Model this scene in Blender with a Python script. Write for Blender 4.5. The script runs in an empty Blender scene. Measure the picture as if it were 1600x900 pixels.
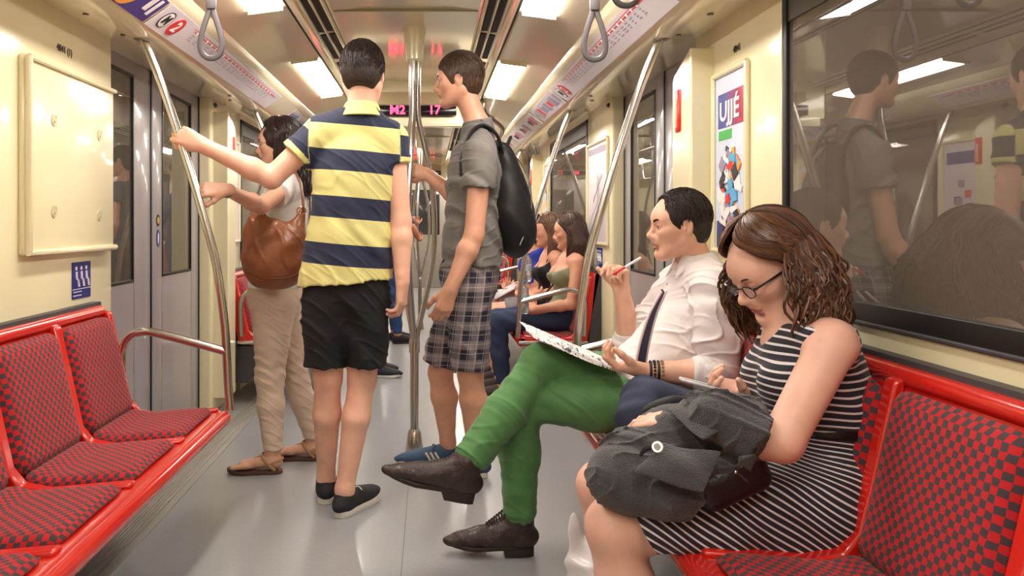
import bpy, bmesh, math, random
import numpy as np
from mathutils import Vector, Matrix
random.seed(7); np.random.seed(7)
COL = bpy.context.scene.collection
W = {}
# ------------------------------------------------------------ materials
def lin(c):
    return tuple(((x/255)/12.92 if x/255 <= .04045 else ((x/255+.055)/1.055)**2.4) for x in c) + (1,)
def ramp2(nt, fac, c1, c2, p1=.4, p2=.6, const=False):
    r = nt.nodes.new('ShaderNodeValToRGB'); e = r.color_ramp.elements
    e[0].position = p1; e[0].color = c1; e[1].position = p2; e[1].color = c2
    if const: r.color_ramp.interpolation = 'CONSTANT'
    nt.links.new(fac, r.inputs[0]); return r.outputs[0]
def mat(name, rgb, rough=.5, metal=0, emit=0, bump=0, bscale=200, var=0, vscale=6, coat=0, sss=0, spec=.5, trans=0, stretch=None, alpha=1, sheen=0):
    m = bpy.data.materials.new(name); m.use_nodes = True; nt = m.node_tree
    b = nt.nodes['Principled BSDF']; c = lin(rgb)
    b.inputs['Base Color'].default_value = c; b.inputs['Roughness'].default_value = rough
    b.inputs['Metallic'].default_value = metal; b.inputs['Specular IOR Level'].default_value = spec
    b.inputs['Coat Weight'].default_value = coat; b.inputs['Coat Roughness'].default_value = .08
    b.inputs['Transmission Weight'].default_value = trans; b.inputs['Alpha'].default_value = alpha
    b.inputs['Sheen Weight'].default_value = sheen
    if sss:
        b.inputs['Subsurface Weight'].default_value = sss
        b.inputs['Subsurface Radius'].default_value = (1, .35, .2); b.inputs['Subsurface Scale'].default_value = .012
    if emit:
        b.inputs['Emission Color'].default_value = c; b.inputs['Emission Strength'].default_value = emit
    tc = nt.nodes.new('ShaderNodeTexCoord'); vec = tc.outputs['Object']
    if stretch:
        mp = nt.nodes.new('ShaderNodeMapping'); mp.inputs['Scale'].default_value = stretch
        nt.links.new(vec, mp.inputs[0]); vec = mp.outputs[0]
    if var:
        n = nt.nodes.new('ShaderNodeTexNoise'); n.inputs['Scale'].default_value = vscale; n.inputs['Detail'].default_value = 3
        nt.links.new(vec, n.inputs['Vector'])
        lo = tuple(x*(1-var) for x in c[:3])+(1,); hi = tuple(min(1, x*(1+var)) for x in c[:3])+(1,)
        nt.links.new(ramp2(nt, n.outputs['Fac'], lo, hi, .3, .7), b.inputs['Base Color'])
    if bump:
        n = nt.nodes.new('ShaderNodeTexNoise'); n.inputs['Scale'].default_value = bscale; n.inputs['Detail'].default_value = 3
        nt.links.new(vec, n.inputs['Vector'])
        bp = nt.nodes.new('ShaderNodeBump'); bp.inputs['Strength'].default_value = bump; bp.inputs['Distance'].default_value = .01
        nt.links.new(n.outputs['Fac'], bp.inputs['Height']); nt.links.new(bp.outputs[0], b.inputs['Normal'])
    return m
def math_node(nt, op, a, b=None):
    n = nt.nodes.new('ShaderNodeMath'); n.operation = op
    for i, v in enumerate((a, b)):
        if v is None: continue
        if isinstance(v, (int, float)): n.inputs[i].default_value = v
        else: nt.links.new(v, n.inputs[i])
    return n.outputs[0]
def st_mat(name, stops, period, rough=.8, comp=0, bump=.25, bscale=60, extra=None):
    """stripes: the coordinate stored per vertex in attribute 'st'; stops = [(pos 0..1, rgb)] inside one period"""
    m = mat(name, stops[0][1], rough, bump=bump, bscale=bscale, sheen=.1); nt = m.node_tree; b = nt.nodes['Principled BSDF']
    at = nt.nodes.new('ShaderNodeAttribute'); at.attribute_name = 'st'
    sp = nt.nodes.new('ShaderNodeSeparateXYZ'); nt.links.new(at.outputs['Vector'], sp.inputs[0])
    v = sp.outputs[comp]
    fr = math_node(nt, 'FRACT', math_node(nt, 'DIVIDE', v, period)) if period else v
    r = nt.nodes.new('ShaderNodeValToRGB'); r.color_ramp.interpolation = 'CONSTANT'; e = r.color_ramp.elements
    e[0].position = stops[0][0]; e[0].color = lin(stops[0][1]); e[1].position = stops[1][0]; e[1].color = lin(stops[1][1])
    for p, c in stops[2:]:
        q = e.new(p); q.color = lin(c)
    nt.links.new(fr, r.inputs[0]); nt.links.new(r.outputs[0], b.inputs['Base Color'])
    return m
# ------------------------------------------------------------ objects
def setp(o, label=None, cat=None, group=None, kind=None):
    if label: o['label'] = label
    if cat: o['category'] = cat
    if group: o['group'] = group
    if kind: o['kind'] = kind
    return o
def thing(name, label, cat, loc=(0, 0, 0), group=None):
    o = bpy.data.objects.new(name, None); COL.objects.link(o); o.location = loc; o.empty_display_size = .1
    W[o.name] = Vector(loc)
    return setp(o, label, cat, group)
def link(name, me, m, parent=None, org=None):
    o = bpy.data.objects.new(name, me); COL.objects.link(o)
    if not isinstance(m, (list, tuple)): m = [m]
    for x in m: me.materials.append(x)
    if org is None: org = W[parent.name] if parent else Vector((0, 0, 0))
    org = Vector(org)
    me.transform(Matrix.Translation(-org)); W[o.name] = org
    if parent:
        o.parent = parent; o.location = org - W[parent.name]
    else: o.location = org
    return o
class MB:
    def __init__(s): s.bm = bmesh.new()
    def _x(s, vs, M):
        if M is not None: bmesh.ops.transform(s.bm, matrix=M, verts=vs)
    def box(s, lo, hi, bev=0, seg=2, M=None):
        r = bmesh.ops.create_cube(s.bm, size=1); vs = r['verts']
        c = [(a+b)/2 for a, b in zip(lo, hi)]; d = [abs(b-a) for a, b in zip(lo, hi)]
        for v in vs: v.co = Vector([v.co[i]*d[i]+c[i] for i in range(3)])
        if bev:
            bev = min(bev, min(d)*.49)
            es = list({e for v in vs for e in v.link_edges})
            r = bmesh.ops.bevel(s.bm, geom=es, offset=bev, segments=seg, profile=.5, affect='EDGES')
            vs = list({v for f in r['faces'] for v in f.verts} | {v for v in vs if v.is_valid})
        s._x(vs, M); return s
    def loft(s, rings, closed=True, caps=True, M=None):
        R = [[s.bm.verts.new(p) for p in r] for r in rings]; n = len(R[0])
        for a, b in zip(R, R[1:]):
            for i in range(n if closed else n-1):
                j = (i+1) % n
                try: s.bm.faces.new((a[i], a[j], b[j], b[i]))
                except ValueError: pass
        if caps and closed:
            for r in (R[0][::-1], R[-1]):
                try: s.bm.faces.new(r)
                except ValueError: pass
        s._x([v for r in R for v in r], M); return s
    def tube(s, pts, r, n=12, sub=1, caps=True, flat=None, M=None):
        P = [Vector(p) for p in pts]
        rr = list(r) if isinstance(r, (list, tuple)) else [r]*len(P)
        if sub > 1:
            Q, q = [], []
            for i in range(len(P)-1):
                p0 = P[max(i-1, 0)]; p1 = P[i]; p2 = P[i+1]; p3 = P[min(i+2, len(P)-1)]
                for k in range(sub):
                    t = k/sub
                    Q.append(.5*((2*p1)+(p2-p0)*t+(2*p0-5*p1+4*p2-p3)*t*t+(3*p1-p0-3*p2+p3)*t**3)); q.append(rr[i]*(1-t)+rr[i+1]*t)
            Q.append(P[-1]); q.append(rr[-1]); P, rr = Q, q
        t0 = (P[1]-P[0]).normalized(); u = t0.orthogonal().normalized() if flat is None else (Vector(flat[0])-t0*t0.dot(Vector(flat[0]))).normalized()
        rings = []
        for i, p in enumerate(P):
            t = (P[min(i+1, len(P)-1)]-P[max(i-1, 0)]).normalized()
            u = (u-t*u.dot(t)).normalized(); w = t.cross(u)
            fl = 1 if flat is None else flat[1]
            rings.append([p+u*math.cos(a)*rr[i]+w*math.sin(a)*rr[i]*fl for a in [2*math.pi*k/n for k in range(n)]])
        return s.loft(rings, caps=caps, M=M)
    def prism(s, poly, axis, a, b, M=None):
        def p3(p, t):
            q = list(p); q.insert(axis, t); return q
        return s.loft([[p3(p, a) for p in poly], [p3(p, b) for p in poly]], M=M)
    def ell(s, c, r, M=None, seg=20):
        q = bmesh.ops.create_uvsphere(s.bm, u_segments=seg, v_segments=seg//2, radius=1)['verts']
        for v in q: v.co = Vector([v.co[i]*r[i]+c[i] for i in range(3)])
        s._x(q, M); return s
    def build(s, name, m, parent=None, org=None, smooth=True, ang=35):
        bmesh.ops.recalc_face_normals(s.bm, faces=s.bm.faces)
        me = bpy.data.meshes.new(name); s.bm.to_mesh(me); s.bm.free()
        if smooth:
            me.polygons.foreach_set('use_smooth', [True]*len(me.polygons)); me.set_sharp_from_angle(angle=math.radians(ang))
        return link(name, me, m, parent, org)
def frame(o, x, y):
    x = Vector(x).normalized(); y = Vector(y); y = (y-x*x.dot(y)).normalized(); z = x.cross(y)
    M = Matrix((x, y, z)).transposed().to_4x4(); M.translation = Vector(o); return M
def text(name, s, size, M, m, parent, depth=.0008, align='CENTER', bold=.0, sx=1):
    cu = bpy.data.curves.new(name, 'FONT'); cu.body = s; cu.size = size; cu.extrude = depth; cu.align_x = align; cu.align_y = 'CENTER'
    cu.offset = bold; cu.resolution_u = 3
    o = bpy.data.objects.new(name, cu); me = bpy.data.meshes.new_from_object(o); bpy.data.objects.remove(o)
    me.transform(M @ Matrix.Diagonal((sx, 1, 1, 1)))
    return link(name, me, m, parent)
def dup(o, dx, parent=None):
    c = o.copy(); COL.objects.link(c); W[c.name] = W[o.name]+Vector(dx)
    if parent: c.parent = parent
    else: c.location = o.location+Vector(dx)
    for ch in [x for x in bpy.data.objects if x.parent == o]: dup(ch, dx, c)
    return c
# ------------------------------------------------------------ implicit surfaces -> one continuous mesh
def V(p): return np.array(p, dtype=np.float32)
class SD:
    def __init__(s): s.ops = []
    def _add(s, mode, f, lo, hi, k): s.ops.append((mode, f, V(lo)-k-.004, V(hi)+k+.004, k)); return s
    def cone(s, a, b, ra, rb, k=.02, flat=None, fs=1., capa=False, capb=False, mode='+'):
        a = V(a); b = V(b); ba = b-a; L2 = float(ba@ba)+1e-9; L = L2**.5; u = ba/L
        n = V(flat)/np.linalg.norm(flat) if flat is not None else None
        def f(P):
            q = P-a; t = (q@ba)/L2; tc = np.clip(t, 0, 1)
            e = q-tc[:, None]*ba
            if n is not None: e = e+(e@n)[:, None]*n*(1/fs-1)
            d = np.sqrt((e*e).sum(1))-(ra+(rb-ra)*tc)
            if n is not None and fs < 1: d = d*(fs*.4+.6)
            if capa: d = np.maximum(d, -t*L)
            if capb: d = np.maximum(d, (t-1)*L)
            return d
        R = max(ra, rb)*max(1, fs)
        return s._add(mode, f, np.minimum(a, b)-R, np.maximum(a, b)+R, k)
    def chain(s, pts, rs, k=.02, **kw):
        for i in range(len(pts)-1): s.cone(pts[i], pts[i+1], rs[i], rs[i+1], k, **kw)
        return s
    def ell(s, c, r, k=.02, R=None, mode='+'):
        c = V(c); r = V(r); Rm = np.eye(3, dtype=np.float32) if R is None else np.array(R, dtype=np.float32)  # rows = local axes
        def f(P):
            q = (P-c)@Rm.T; k0 = np.sqrt(((q/r)**2).sum(1)); k1 = np.sqrt(((q/(r*r))**2).sum(1))+1e-6
            return k0*(k0-1)/k1
        m = float(r.max()); return s._add(mode, f, c-m, c+m, k)
    def box(s, c, h, rd=.01, k=.02, R=None, mode='+'):
        c = V(c); h = V(h)-rd; Rm = np.eye(3, dtype=np.float32) if R is None else np.array(R, dtype=np.float32)
        def f(P):
            q = np.abs((P-c)@Rm.T)-h
            return np.sqrt((np.maximum(q, 0)**2).sum(1))+np.minimum(q.max(1), 0)-rd
        m = float(np.linalg.norm(h))+rd; return s._add(mode, f, c-m, c+m, k)
    def group(s, g, k=.02, mode='+'):
        lo, hi = g.bounds(); return s._add(mode, g.ev, lo, hi, k)
    def cut(s, p, n, k=.004):      # keeps the side the normal points away from
        p = V(p); n = V(n)/np.linalg.norm(n)
        s.ops.append(('x', lambda P: (P-p)@n, None, None, k)); return s
    def disp(s, f): s.ops.append(('d', f, None, None, 0)); return s
    def bounds(s):
        A = [o for o in s.ops if o[0] == '+']
        return np.min([o[2] for o in A], 0), np.max([o[3] for o in A], 0)
    def ev(s, P, lo=None, hi=None):
        d = np.full(len(P), 1., dtype=np.float32)
        for mode, f, a, b, k in s.ops:
            if a is not None and lo is not None and ((a > hi).any() or (b < lo).any()): continue
            if mode == 'd': d = d+f(P); continue
            if a is not None and len(P) > 500 and mode != 'x':
                ii = np.nonzero(((P >= a) & (P <= b)).all(1))[0]
                if len(ii) == 0: continue
                e = f(P[ii]); c = d[ii]
            else: ii = None; e = f(P); c = d
            kk = max(k, 1e-5)
            if mode == '+': h = np.maximum(kk-np.abs(c-e), 0)/kk; r = np.minimum(c, e)-h*h*kk/4
            elif mode == '-': e = -e; h = np.maximum(kk-np.abs(c-e), 0)/kk; r = np.maximum(c, e)+h*h*kk/4
            else: h = np.maximum(kk-np.abs(c-e), 0)/kk; r = np.maximum(c, e)+h*h*kk/4
            if ii is None: d = r.astype(np.float32)
            else: d[ii] = r
        return d
    def mesh(s, name, m, res, parent=None, org=None, st=None, matf=None, N=16):
        lo, hi = s.bounds(); lo = lo-res*2; hi = hi+res*2
        B = N*res; nb = np.ceil((hi-lo)/B).astype(int); G = nb*N+2
        bi = np.stack(np.meshgrid(*[np.arange(x) for x in nb], indexing='ij'), -1).reshape(-1, 3)
        # the block's bounds decide which primitives count
        g = np.arange(N+1); gg = np.stack(np.meshgrid(g, g, g, indexing='ij'), -1).reshape(-1, 3)
        VK, VP, Q = [], [], []
        boxes = [(o[2], o[3]) for o in s.ops if o[0] == '+']
        A = np.array([b[0] for b in boxes]); Bx = np.array([b[1] for b in boxes])
        for b in bi:
            o = lo+b*B
            if not ((A <= o+B) & (Bx >= o)).all(1).any(): continue
            c = s.ev((o+B/2)[None].astype(np.float32), o, o+B)
            if abs(c[0]) > B*1.5 and c[0] < .9: continue
            P = (o+gg*res).astype(np.float32)
            D = s.ev(P, o, o+B).reshape(N+1, N+1, N+1)
            ins = D < 0
            if ins.all() or not ins.any(): continue
            acc = np.zeros((N, N, N, 3), np.float32); cnt = np.zeros((N, N, N), np.float32)
            off = b*N
            for ax in range(3):
                d0 = np.take(D, range(N), ax); d1 = np.take(D, range(1, N+1), ax)
                cr = (d0 < 0) != (d1 < 0)
                t = np.where(cr, d0/np.where(d0 == d1, 1, d0-d1), 0)
                o1, o2 = [a for a in range(3) if a != ax]
                for s1 in (0, 1):
                    for s2 in (0, 1):
                        sl = [slice(None)]*3; sl[o1] = slice(s1, s1+N); sl[o2] = slice(s2, s2+N)
                        c_ = cr[tuple(sl)]; t_ = t[tuple(sl)]
                        acc[..., ax] += np.where(c_, t_, 0); acc[..., o1] += np.where(c_, s1, 0); acc[..., o2] += np.where(c_, s2, 0); cnt += c_
                # quads on edges owned by this block
                sl = [slice(0, N)]*3; ed = cr[tuple(sl)]; e = np.argwhere(ed)
                if len(e):
                    sg = ins[e[:, 0], e[:, 1], e[:, 2]]; e = e+off
                    q = []
                    for (a1, a2) in ((0, 0), (1, 0), (1, 1), (0, 1)):
                        f = e.copy(); f[:, o1] -= 1-a1; f[:, o2] -= 1-a2; q.append((f[:, 0]*G[1]+f[:, 1])*G[2]+f[:, 2])
                    q = np.stack(q, 1); fl = sg if ax != 1 else ~sg
                    q[~fl] = q[~fl][:, ::-1]; Q.append(q)
            w = np.argwhere(cnt > 0)
            p = acc[w[:, 0], w[:, 1], w[:, 2]]/cnt[w[:, 0], w[:, 1], w[:, 2]][:, None]
            VP.append((o+(w+p)*res)); ww = w+off; VK.append((ww[:, 0]*G[1]+ww[:, 1])*G[2]+ww[:, 2])
        VK = np.concatenate(VK); VP = np.concatenate(VP); Q = np.concatenate(Q)
        srt = np.argsort(VK); VK = VK[srt]; VP = VP[srt]
        ix = np.clip(np.searchsorted(VK, Q), 0, len(VK)-1); ok = (VK[ix] == Q).all(1); F = ix[ok]
        # one relaxation pass
        E = np.concatenate([F[:, [0, 1]], F[:, [1, 2]], F[:, [2, 3]], F[:, [3, 0]]])
        for lam in (.5, -.35):
            sm = np.zeros_like(VP); ct = np.zeros(len(VP))
            for a_ in range(3): sm[:, a_] = np.bincount(E[:, 0], VP[E[:, 1], a_], len(VP))+np.bincount(E[:, 1], VP[E[:, 0], a_], len(VP))
            ct = np.bincount(E.ravel(), minlength=len(VP)); VP = VP+lam*(sm/np.maximum(ct, 1)[:, None]-VP)*(ct > 0)[:, None]
        me = bpy.data.meshes.new(name)
        me.vertices.add(len(VP)); me.vertices.foreach_set('co', VP.astype(np.float32).ravel())
        me.loops.add(F.size); me.loops.foreach_set('vertex_index', F.ravel().astype(np.int32))
        me.polygons.add(len(F)); me.polygons.foreach_set('loop_start', np.arange(0, F.size, 4, dtype=np.int32))
        me.polygons.foreach_set('use_smooth', np.ones(len(F), dtype=bool))
        if matf: me.polygons.foreach_set('material_index', matf(VP[F].mean(1)).astype(np.int32))
        me.update(calc_edges=True); me.validate()
        if st:
            a = me.attributes.new('st', 'FLOAT_VECTOR', 'POINT'); v = st(VP)
            if v.ndim == 1: v = np.stack([v, v*0, v*0], 1)
            a.data.foreach_set('vector', v.astype(np.float32).ravel())
        return link(name, me, m, parent, org)
def folds(f1, f2, amp, ph=0.):
    """cloth folds: warped waves; f1 = direction*frequency of the fold, f2 = of the warp"""
    f1 = V(f1); f2 = V(f2)
    def f(P):
        w = P@f2; return amp*np.sin(P@f1+1.7*np.sin(w+ph)+.8*np.sin(2.3*w+1.3+ph))
    return f
def at(px, py, Y): return Vector(((px-672)*Y/1240, Y, 1.15-(py-349)*Y/1240))
def creases(f1, f2, amp, w=.28, ph=0.):
    """sharp cloth creases: narrow ridges along warped lines, fading in and out"""
    f1 = V(f1); f2 = V(f2); f3 = np.cross(f1, f2); f3 = f3/(np.linalg.norm(f3)+1e-6)*17
    def f(P):
        q = P@f2; s = np.sin(P@f1+1.5*np.sin(q+ph)+.9*np.sin(1.9*q+2.1+ph)); fade = .5+.5*np.sin(P@f3+1.3*np.sin(q*1.3)+ph*2)
        return (-amp*np.exp(-(s/w)**2)*fade).astype(np.float32)
    return f

RQ = 1.0
# ============================================================ THE CAR
CX = -.11; UW = 1.19; Y0, Y1 = -1.6, 14.2
def sx(s, u): return CX+s*u
cream = mat('cream_gelcoat', (238, 228, 190), .22, coat=.5, var=.03, vscale=3)
cream2 = mat('cream_ceiling', (226, 215, 184), .16, coat=.6, spec=.6)
grey_door = mat('grey_door_paint', (158, 152, 156), .3, coat=.3)
steel = mat('brushed_steel', (200, 196, 190), .22, 1, bump=.03, bscale=300)
darksteel = mat('dull_metal', (120, 116, 112), .4, .8)
black = mat('black_rubber', (18, 17, 18), .45)
blackhole = mat('black_vent', (12, 11, 10), .7)
red_shell = mat('red_plastic', (205, 32, 22), .25, coat=.6)
dark_shell = mat('dark_grey_shell', (66, 62, 66), .5)
white_p = mat('white_print', (240, 236, 238), .35)
strapm = mat('grey_rubber_strap', (84, 78, 80), .5)
lampm = mat('lamp_diffuser', (255, 246, 234), .5, emit=33)
def mat_floor():
    m = mat('grey_linoleum', (150, 151, 154), .33, var=.05, vscale=90, coat=.15); nt = m.node_tree; b = nt.nodes['Principled BSDF']
    # a welded seam along the car and some scuffs
    tc = nt.nodes.new('ShaderNodeTexCoord'); sp = nt.nodes.new('ShaderNodeSeparateXYZ'); nt.links.new(tc.outputs['Object'], sp.inputs[0])
    a = math_node(nt, 'LESS_THAN', math_node(nt, 'ABSOLUTE', math_node(nt, 'ADD', sp.outputs[0], .095)), .0016)
    mx = nt.nodes.new('ShaderNodeMix'); mx.data_type = 'RGBA'; nt.links.new(a, mx.inputs[0])
    nt.links.new(b.inputs['Base Color'].links[0].from_socket, mx.inputs[6]); mx.inputs[7].default_value = lin((105, 100, 92))
    nt.links.new(mx.outputs[2], b.inputs['Base Color'])
    return m
def mat_glass(name, tint, ior, haze=0):
    m = bpy.data.materials.new(name); m.use_nodes = True; nt = m.node_tree; nt.nodes.clear()
    out = nt.nodes.new('ShaderNodeOutputMaterial'); mx = nt.nodes.new('ShaderNodeMixShader'); fr = nt.nodes.new('ShaderNodeFresnel'); fr.inputs[0].default_value = ior
    t = nt.nodes.new('ShaderNodeBsdfTransparent'); t.inputs[0].default_value = lin(tint); g = nt.nodes.new('ShaderNodeBsdfGlossy'); g.inputs['Roughness'].default_value = .015
    ge = nt.nodes.new('ShaderNodeNewGeometry'); fm = math_node(nt, 'MULTIPLY', fr.outputs[0], math_node(nt, 'SUBTRACT', 1., ge.outputs['Backfacing'])); nt.links.new(fm, mx.inputs[0]); nt.links.new(t.outputs[0], mx.inputs[1]); nt.links.new(g.outputs[0], mx.inputs[2]); 
    if haze:      # bright haze put into the pane as an even pale diffuse layer
        df = nt.nodes.new('ShaderNodeBsdfDiffuse'); df.inputs[0].default_value = lin((150, 140, 130)); m2 = nt.nodes.new('ShaderNodeMixShader')
        m2.inputs[0].default_value = haze; nt.links.new(mx.outputs[0], m2.inputs[1]); nt.links.new(df.outputs[0], m2.inputs[2]); nt.links.new(m2.outputs[0], out.inputs[0])
    else: nt.links.new(mx.outputs[0], out.inputs[0])
    return m
glass = mat_glass('window_glass', (225, 220, 212), 3.0, .29)
glass_d = mat_glass('door_glass', (225, 230, 220), 4.2, .22)
def mat_checker(name, ax, off=0):
    """red and dark grey woven squares; ax = the two object axes that span the pad"""
    m = mat(name, (190, 30, 35), .9, bump=.15, bscale=900, sheen=.1); nt = m.node_tree; b = nt.nodes['Principled BSDF']
    at_ = nt.nodes.new('ShaderNodeAttribute'); at_.attribute_name = 'st'
    ck = nt.nodes.new('ShaderNodeTexChecker'); ck.inputs['Scale'].default_value = 1/.0148
    ck.inputs[1].default_value = lin((186, 20, 28)); ck.inputs[2].default_value = lin((66, 54, 60))
    n = nt.nodes.new('ShaderNodeTexNoise'); n.inputs['Scale'].default_value = 60
    nt.links.new(at_.outputs['Vector'], n.inputs['Vector'])
    va = nt.nodes.new('ShaderNodeVectorMath'); va.operation = 'MULTIPLY_ADD'; nt.links.new(n.outputs['Color'], va.inputs[0]); va.inputs[1].default_value = (.006, .006, 0); nt.links.new(at_.outputs['Vector'], va.inputs[2])
    nt.links.new(va.outputs[0], ck.inputs['Vector']); nt.links.new(ck.outputs['Color'], b.inputs['Base Color']); return m
fabric = mat_checker('checked_seat_fabric', (0, 1))
def struct(b, name, m, smooth=True, label=None, **k):
    o = b.build(name, m, smooth=smooth, **k); o['kind'] = 'structure'
    if label: o['label'] = label
    return o
# floor
struct(MB().box((-1.6, Y0, -.06), (1.4, Y1, 0)), 'floor', mat_floor(), smooth=False)
# ceiling: one extruded profile
prof = [(0, 2.13), (.2, 2.13), (.335, 2.12), (.345, 2.095), (.355, 2.10), (.44, 2.085), (.46, 2.075), (.475, 2.05), (.485, 2.055), (.50, 2.05), (.62, 2.035), (.74, 2.01), (.79, 1.995), (.80, 1.965), (.815, 1.955), (.875, 1.905), (.925, 1.875), (.95, 1.862), (.99, 1.857), (1.03, 1.86), (1.19, 1.90), (1.42, 1.90)]
full = [(sx(-1, u), z) for u, z in prof[::-1]]+[(sx(1, u), z) for u, z in prof[1:]]
b = MB(); b.loft([[(x, y, z) for x, z in full]+[(x, y, 2.3) for x in (full[-1][0], full[0][0])] for y in (Y0, Y1)])
struct(b, 'ceiling', cream2, ang=50)
# ribs across the glossy ceiling (module joints)
b = MB()
for y in (1.15, 3.62, 6.4, 8.9, 11.4):
    b.box((sx(-1, .33), y, 2.117), (sx(1, .33), y+.006, 2.129))
struct(b, 'trim_1', mat('joint_line', (150, 140, 110), .5), smooth=False)
# walls, symmetric about the car's axis
PIL = [(-1.6, .45), (2.43, 3.25), (4.72, 5.45), (7.12, 7.85), (9.28, 10.0), (11.7, 14.2)]
WIN = [(.45, 2.43), (5.45, 7.12), (10.0, 11.7)]; DOOR = [(3.25, 4.72), (7.85, 9.28)]
tunnel = mat('tunnel_concrete', (120, 110, 98), .9, var=.2, vscale=1.2, stretch=(1, .15, 1))
struct(MB().box((1.75, Y0, -.3), (1.85, Y1, 2.6)), 'tunnel_wall_right', tunnel, smooth=False, label='brown grey tunnel wall outside the right hand windows')
struct(MB().box((-2.1, Y0, -.3), (-2.0, Y1, 2.6)), 'tunnel_wall_left', tunnel, smooth=False, label='brown grey tunnel wall outside the left hand doors')
for s, nm in ((1, 'right'), (-1, 'left')):
    if s < 0: PIL[1] = (2.36, 3.25); WIN[0] = (.45, 2.36)
    else: PIL[1] = (2.43, 3.25); WIN[0] = (.45, 2.43)
    b = MB()
    def bx(u0, u1, y0, y1, z0, z1, bev=0, B=None):
        x0, x1 = sorted((sx(s, u0), sx(s, u1))); (B or b).box((x0, y0, z0), (x1, y1, z1), bev, 3); return B or b
    for y0, y1 in PIL: bx(UW, UW+.14, y0, y1, 0, 1.93, .02)
    for y0, y1 in WIN:
        bx(UW, UW+.08, y0-.03, y1+.03, 0, .895); bx(UW, UW+.08, y0-.03, y1+.03, 1.865, 1.93)
    struct(b, 'wall_'+nm, cream)
    # ribbed kick plate along the floor edge
    b = MB(); bx(.96, UW, Y0, Y1, 0, .012); 
    for k in range(5): bx(.975+k*.014, .981+k*.014, Y0, Y1, .012, .016)
    bx(.93, .962, Y0, Y1, 0, .006)
    struct(b, 'baseboard_'+nm, mat('ribbed_aluminium', (170, 166, 160), .42, .4))
wn = 0; dn = 0
for s, nm in ((1, 'right'), (-1, 'left')):
    WIN[0] = (.45, 2.36) if s < 0 else (.45, 2.43)
    for i, (y0, y1) in enumerate(WIN):
        wn += 1
        b = MB(); 
        bx(UW-.004, UW+.03, y0, y0+.035, .905, 1.865, .004); bx(UW-.004, UW+.03, y1-.03, y1, .905, 1.865, .004)
        bx(UW-.004, UW+.03, y0, y1, .905, .955, .004); bx(UW-.004, UW+.03, y0, y1, 1.84, 1.865, .004)
        w = struct(b, 'window_%d' % wn, black)
        B = MB(); bx(UW+.008, UW+.016, y0+.03, y1-.025, .95, 1.845, B=B); w2 = B.build('glass_pane', glass, w, smooth=False)
        B = MB(); bx(UW+.002, UW+.012, y0+.03, y1-.025, 1.76, 1.842, .002, B=B); B.build('top_vent_band', mat('dark_grey_band', (70, 66, 62), .4), w)
        B = MB(); bx(UW-.012, UW+.02, y0+.01, y1-.01, .898, .908, .003, B=B); B.build('sill_strip', dark_shell, w)
    for i, (y0, y1) in enumerate(DOOR):
        ym = (y0+y1)/2-.07*(i == 0)
        for j, (a, c, g0, g1) in enumerate(((y0, ym, .08, .24), (ym, y1, .16, .16))):
            dn += 1
            u = UW+.075
            B = MB(); ga, gb = a+g0, c-g1; z0, z1 = .885, 1.83
            bx(u, u+.04, a+.012, ga, .02, 1.9, .006, B=B); bx(u, u+.04, gb, c-.012, .02, 1.9, .006, B=B)
            bx(u, u+.04, ga-.01, gb+.01, .02, z0, 0, B=B); bx(u, u+.04, ga-.01, gb+.01, z1, 1.9, 0, B=B)
            d = struct(B, 'door_%d' % dn, grey_door)
            B = MB(); bx(u-.003, u+.01, ga-.006, ga+.008, z0-.008, z1+.008, .002, B=B); bx(u-.003, u+.01, gb-.008, gb+.006, z0-.008, z1+.008, .002, B=B)
            bx(u-.003, u+.01, ga, gb, z0-.008, z0+.006, .002, B=B); bx(u-.003, u+.01, ga, gb, z1-.006, z1+.008, .002, B=B)
            B.build('gasket', black, d)
            B = MB(); bx(u+.006, u+.012, ga, gb, z0, z1, B=B); B.build('glass_pane', glass_d, d, smooth=False)
            B = MB(); bx(u-.004, u+.03, c-.014, c+.002, .02, 1.9, .003, B=B)
            if j == 0: bx(u+.01, u+.03, a-.002, a+.014, .02, 1.9, 0, B=B)
            B.build('door_seal', black, d)
        B = MB(); bx(UW+.005, UW+.14, y0, y1, 0, .014, .003, B=B)
        struct(B, 'trim_%d' % (2+i+(s < 0)*2), darksteel, label='metal door threshold at the %s hand doors' % nm)
# end walls
b = MB(); b.box((-1.6, Y0-.05, 0), (1.4, Y0, 2.3)); struct(b, 'wall_back', cream, smooth=False)
b = MB(); b.box((-1.6, Y1, 0), (1.4, Y1+.05, 2.3)); struct(b, 'wall_front', mat('far_end_grey', (178, 172, 160), .4), smooth=False)
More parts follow.
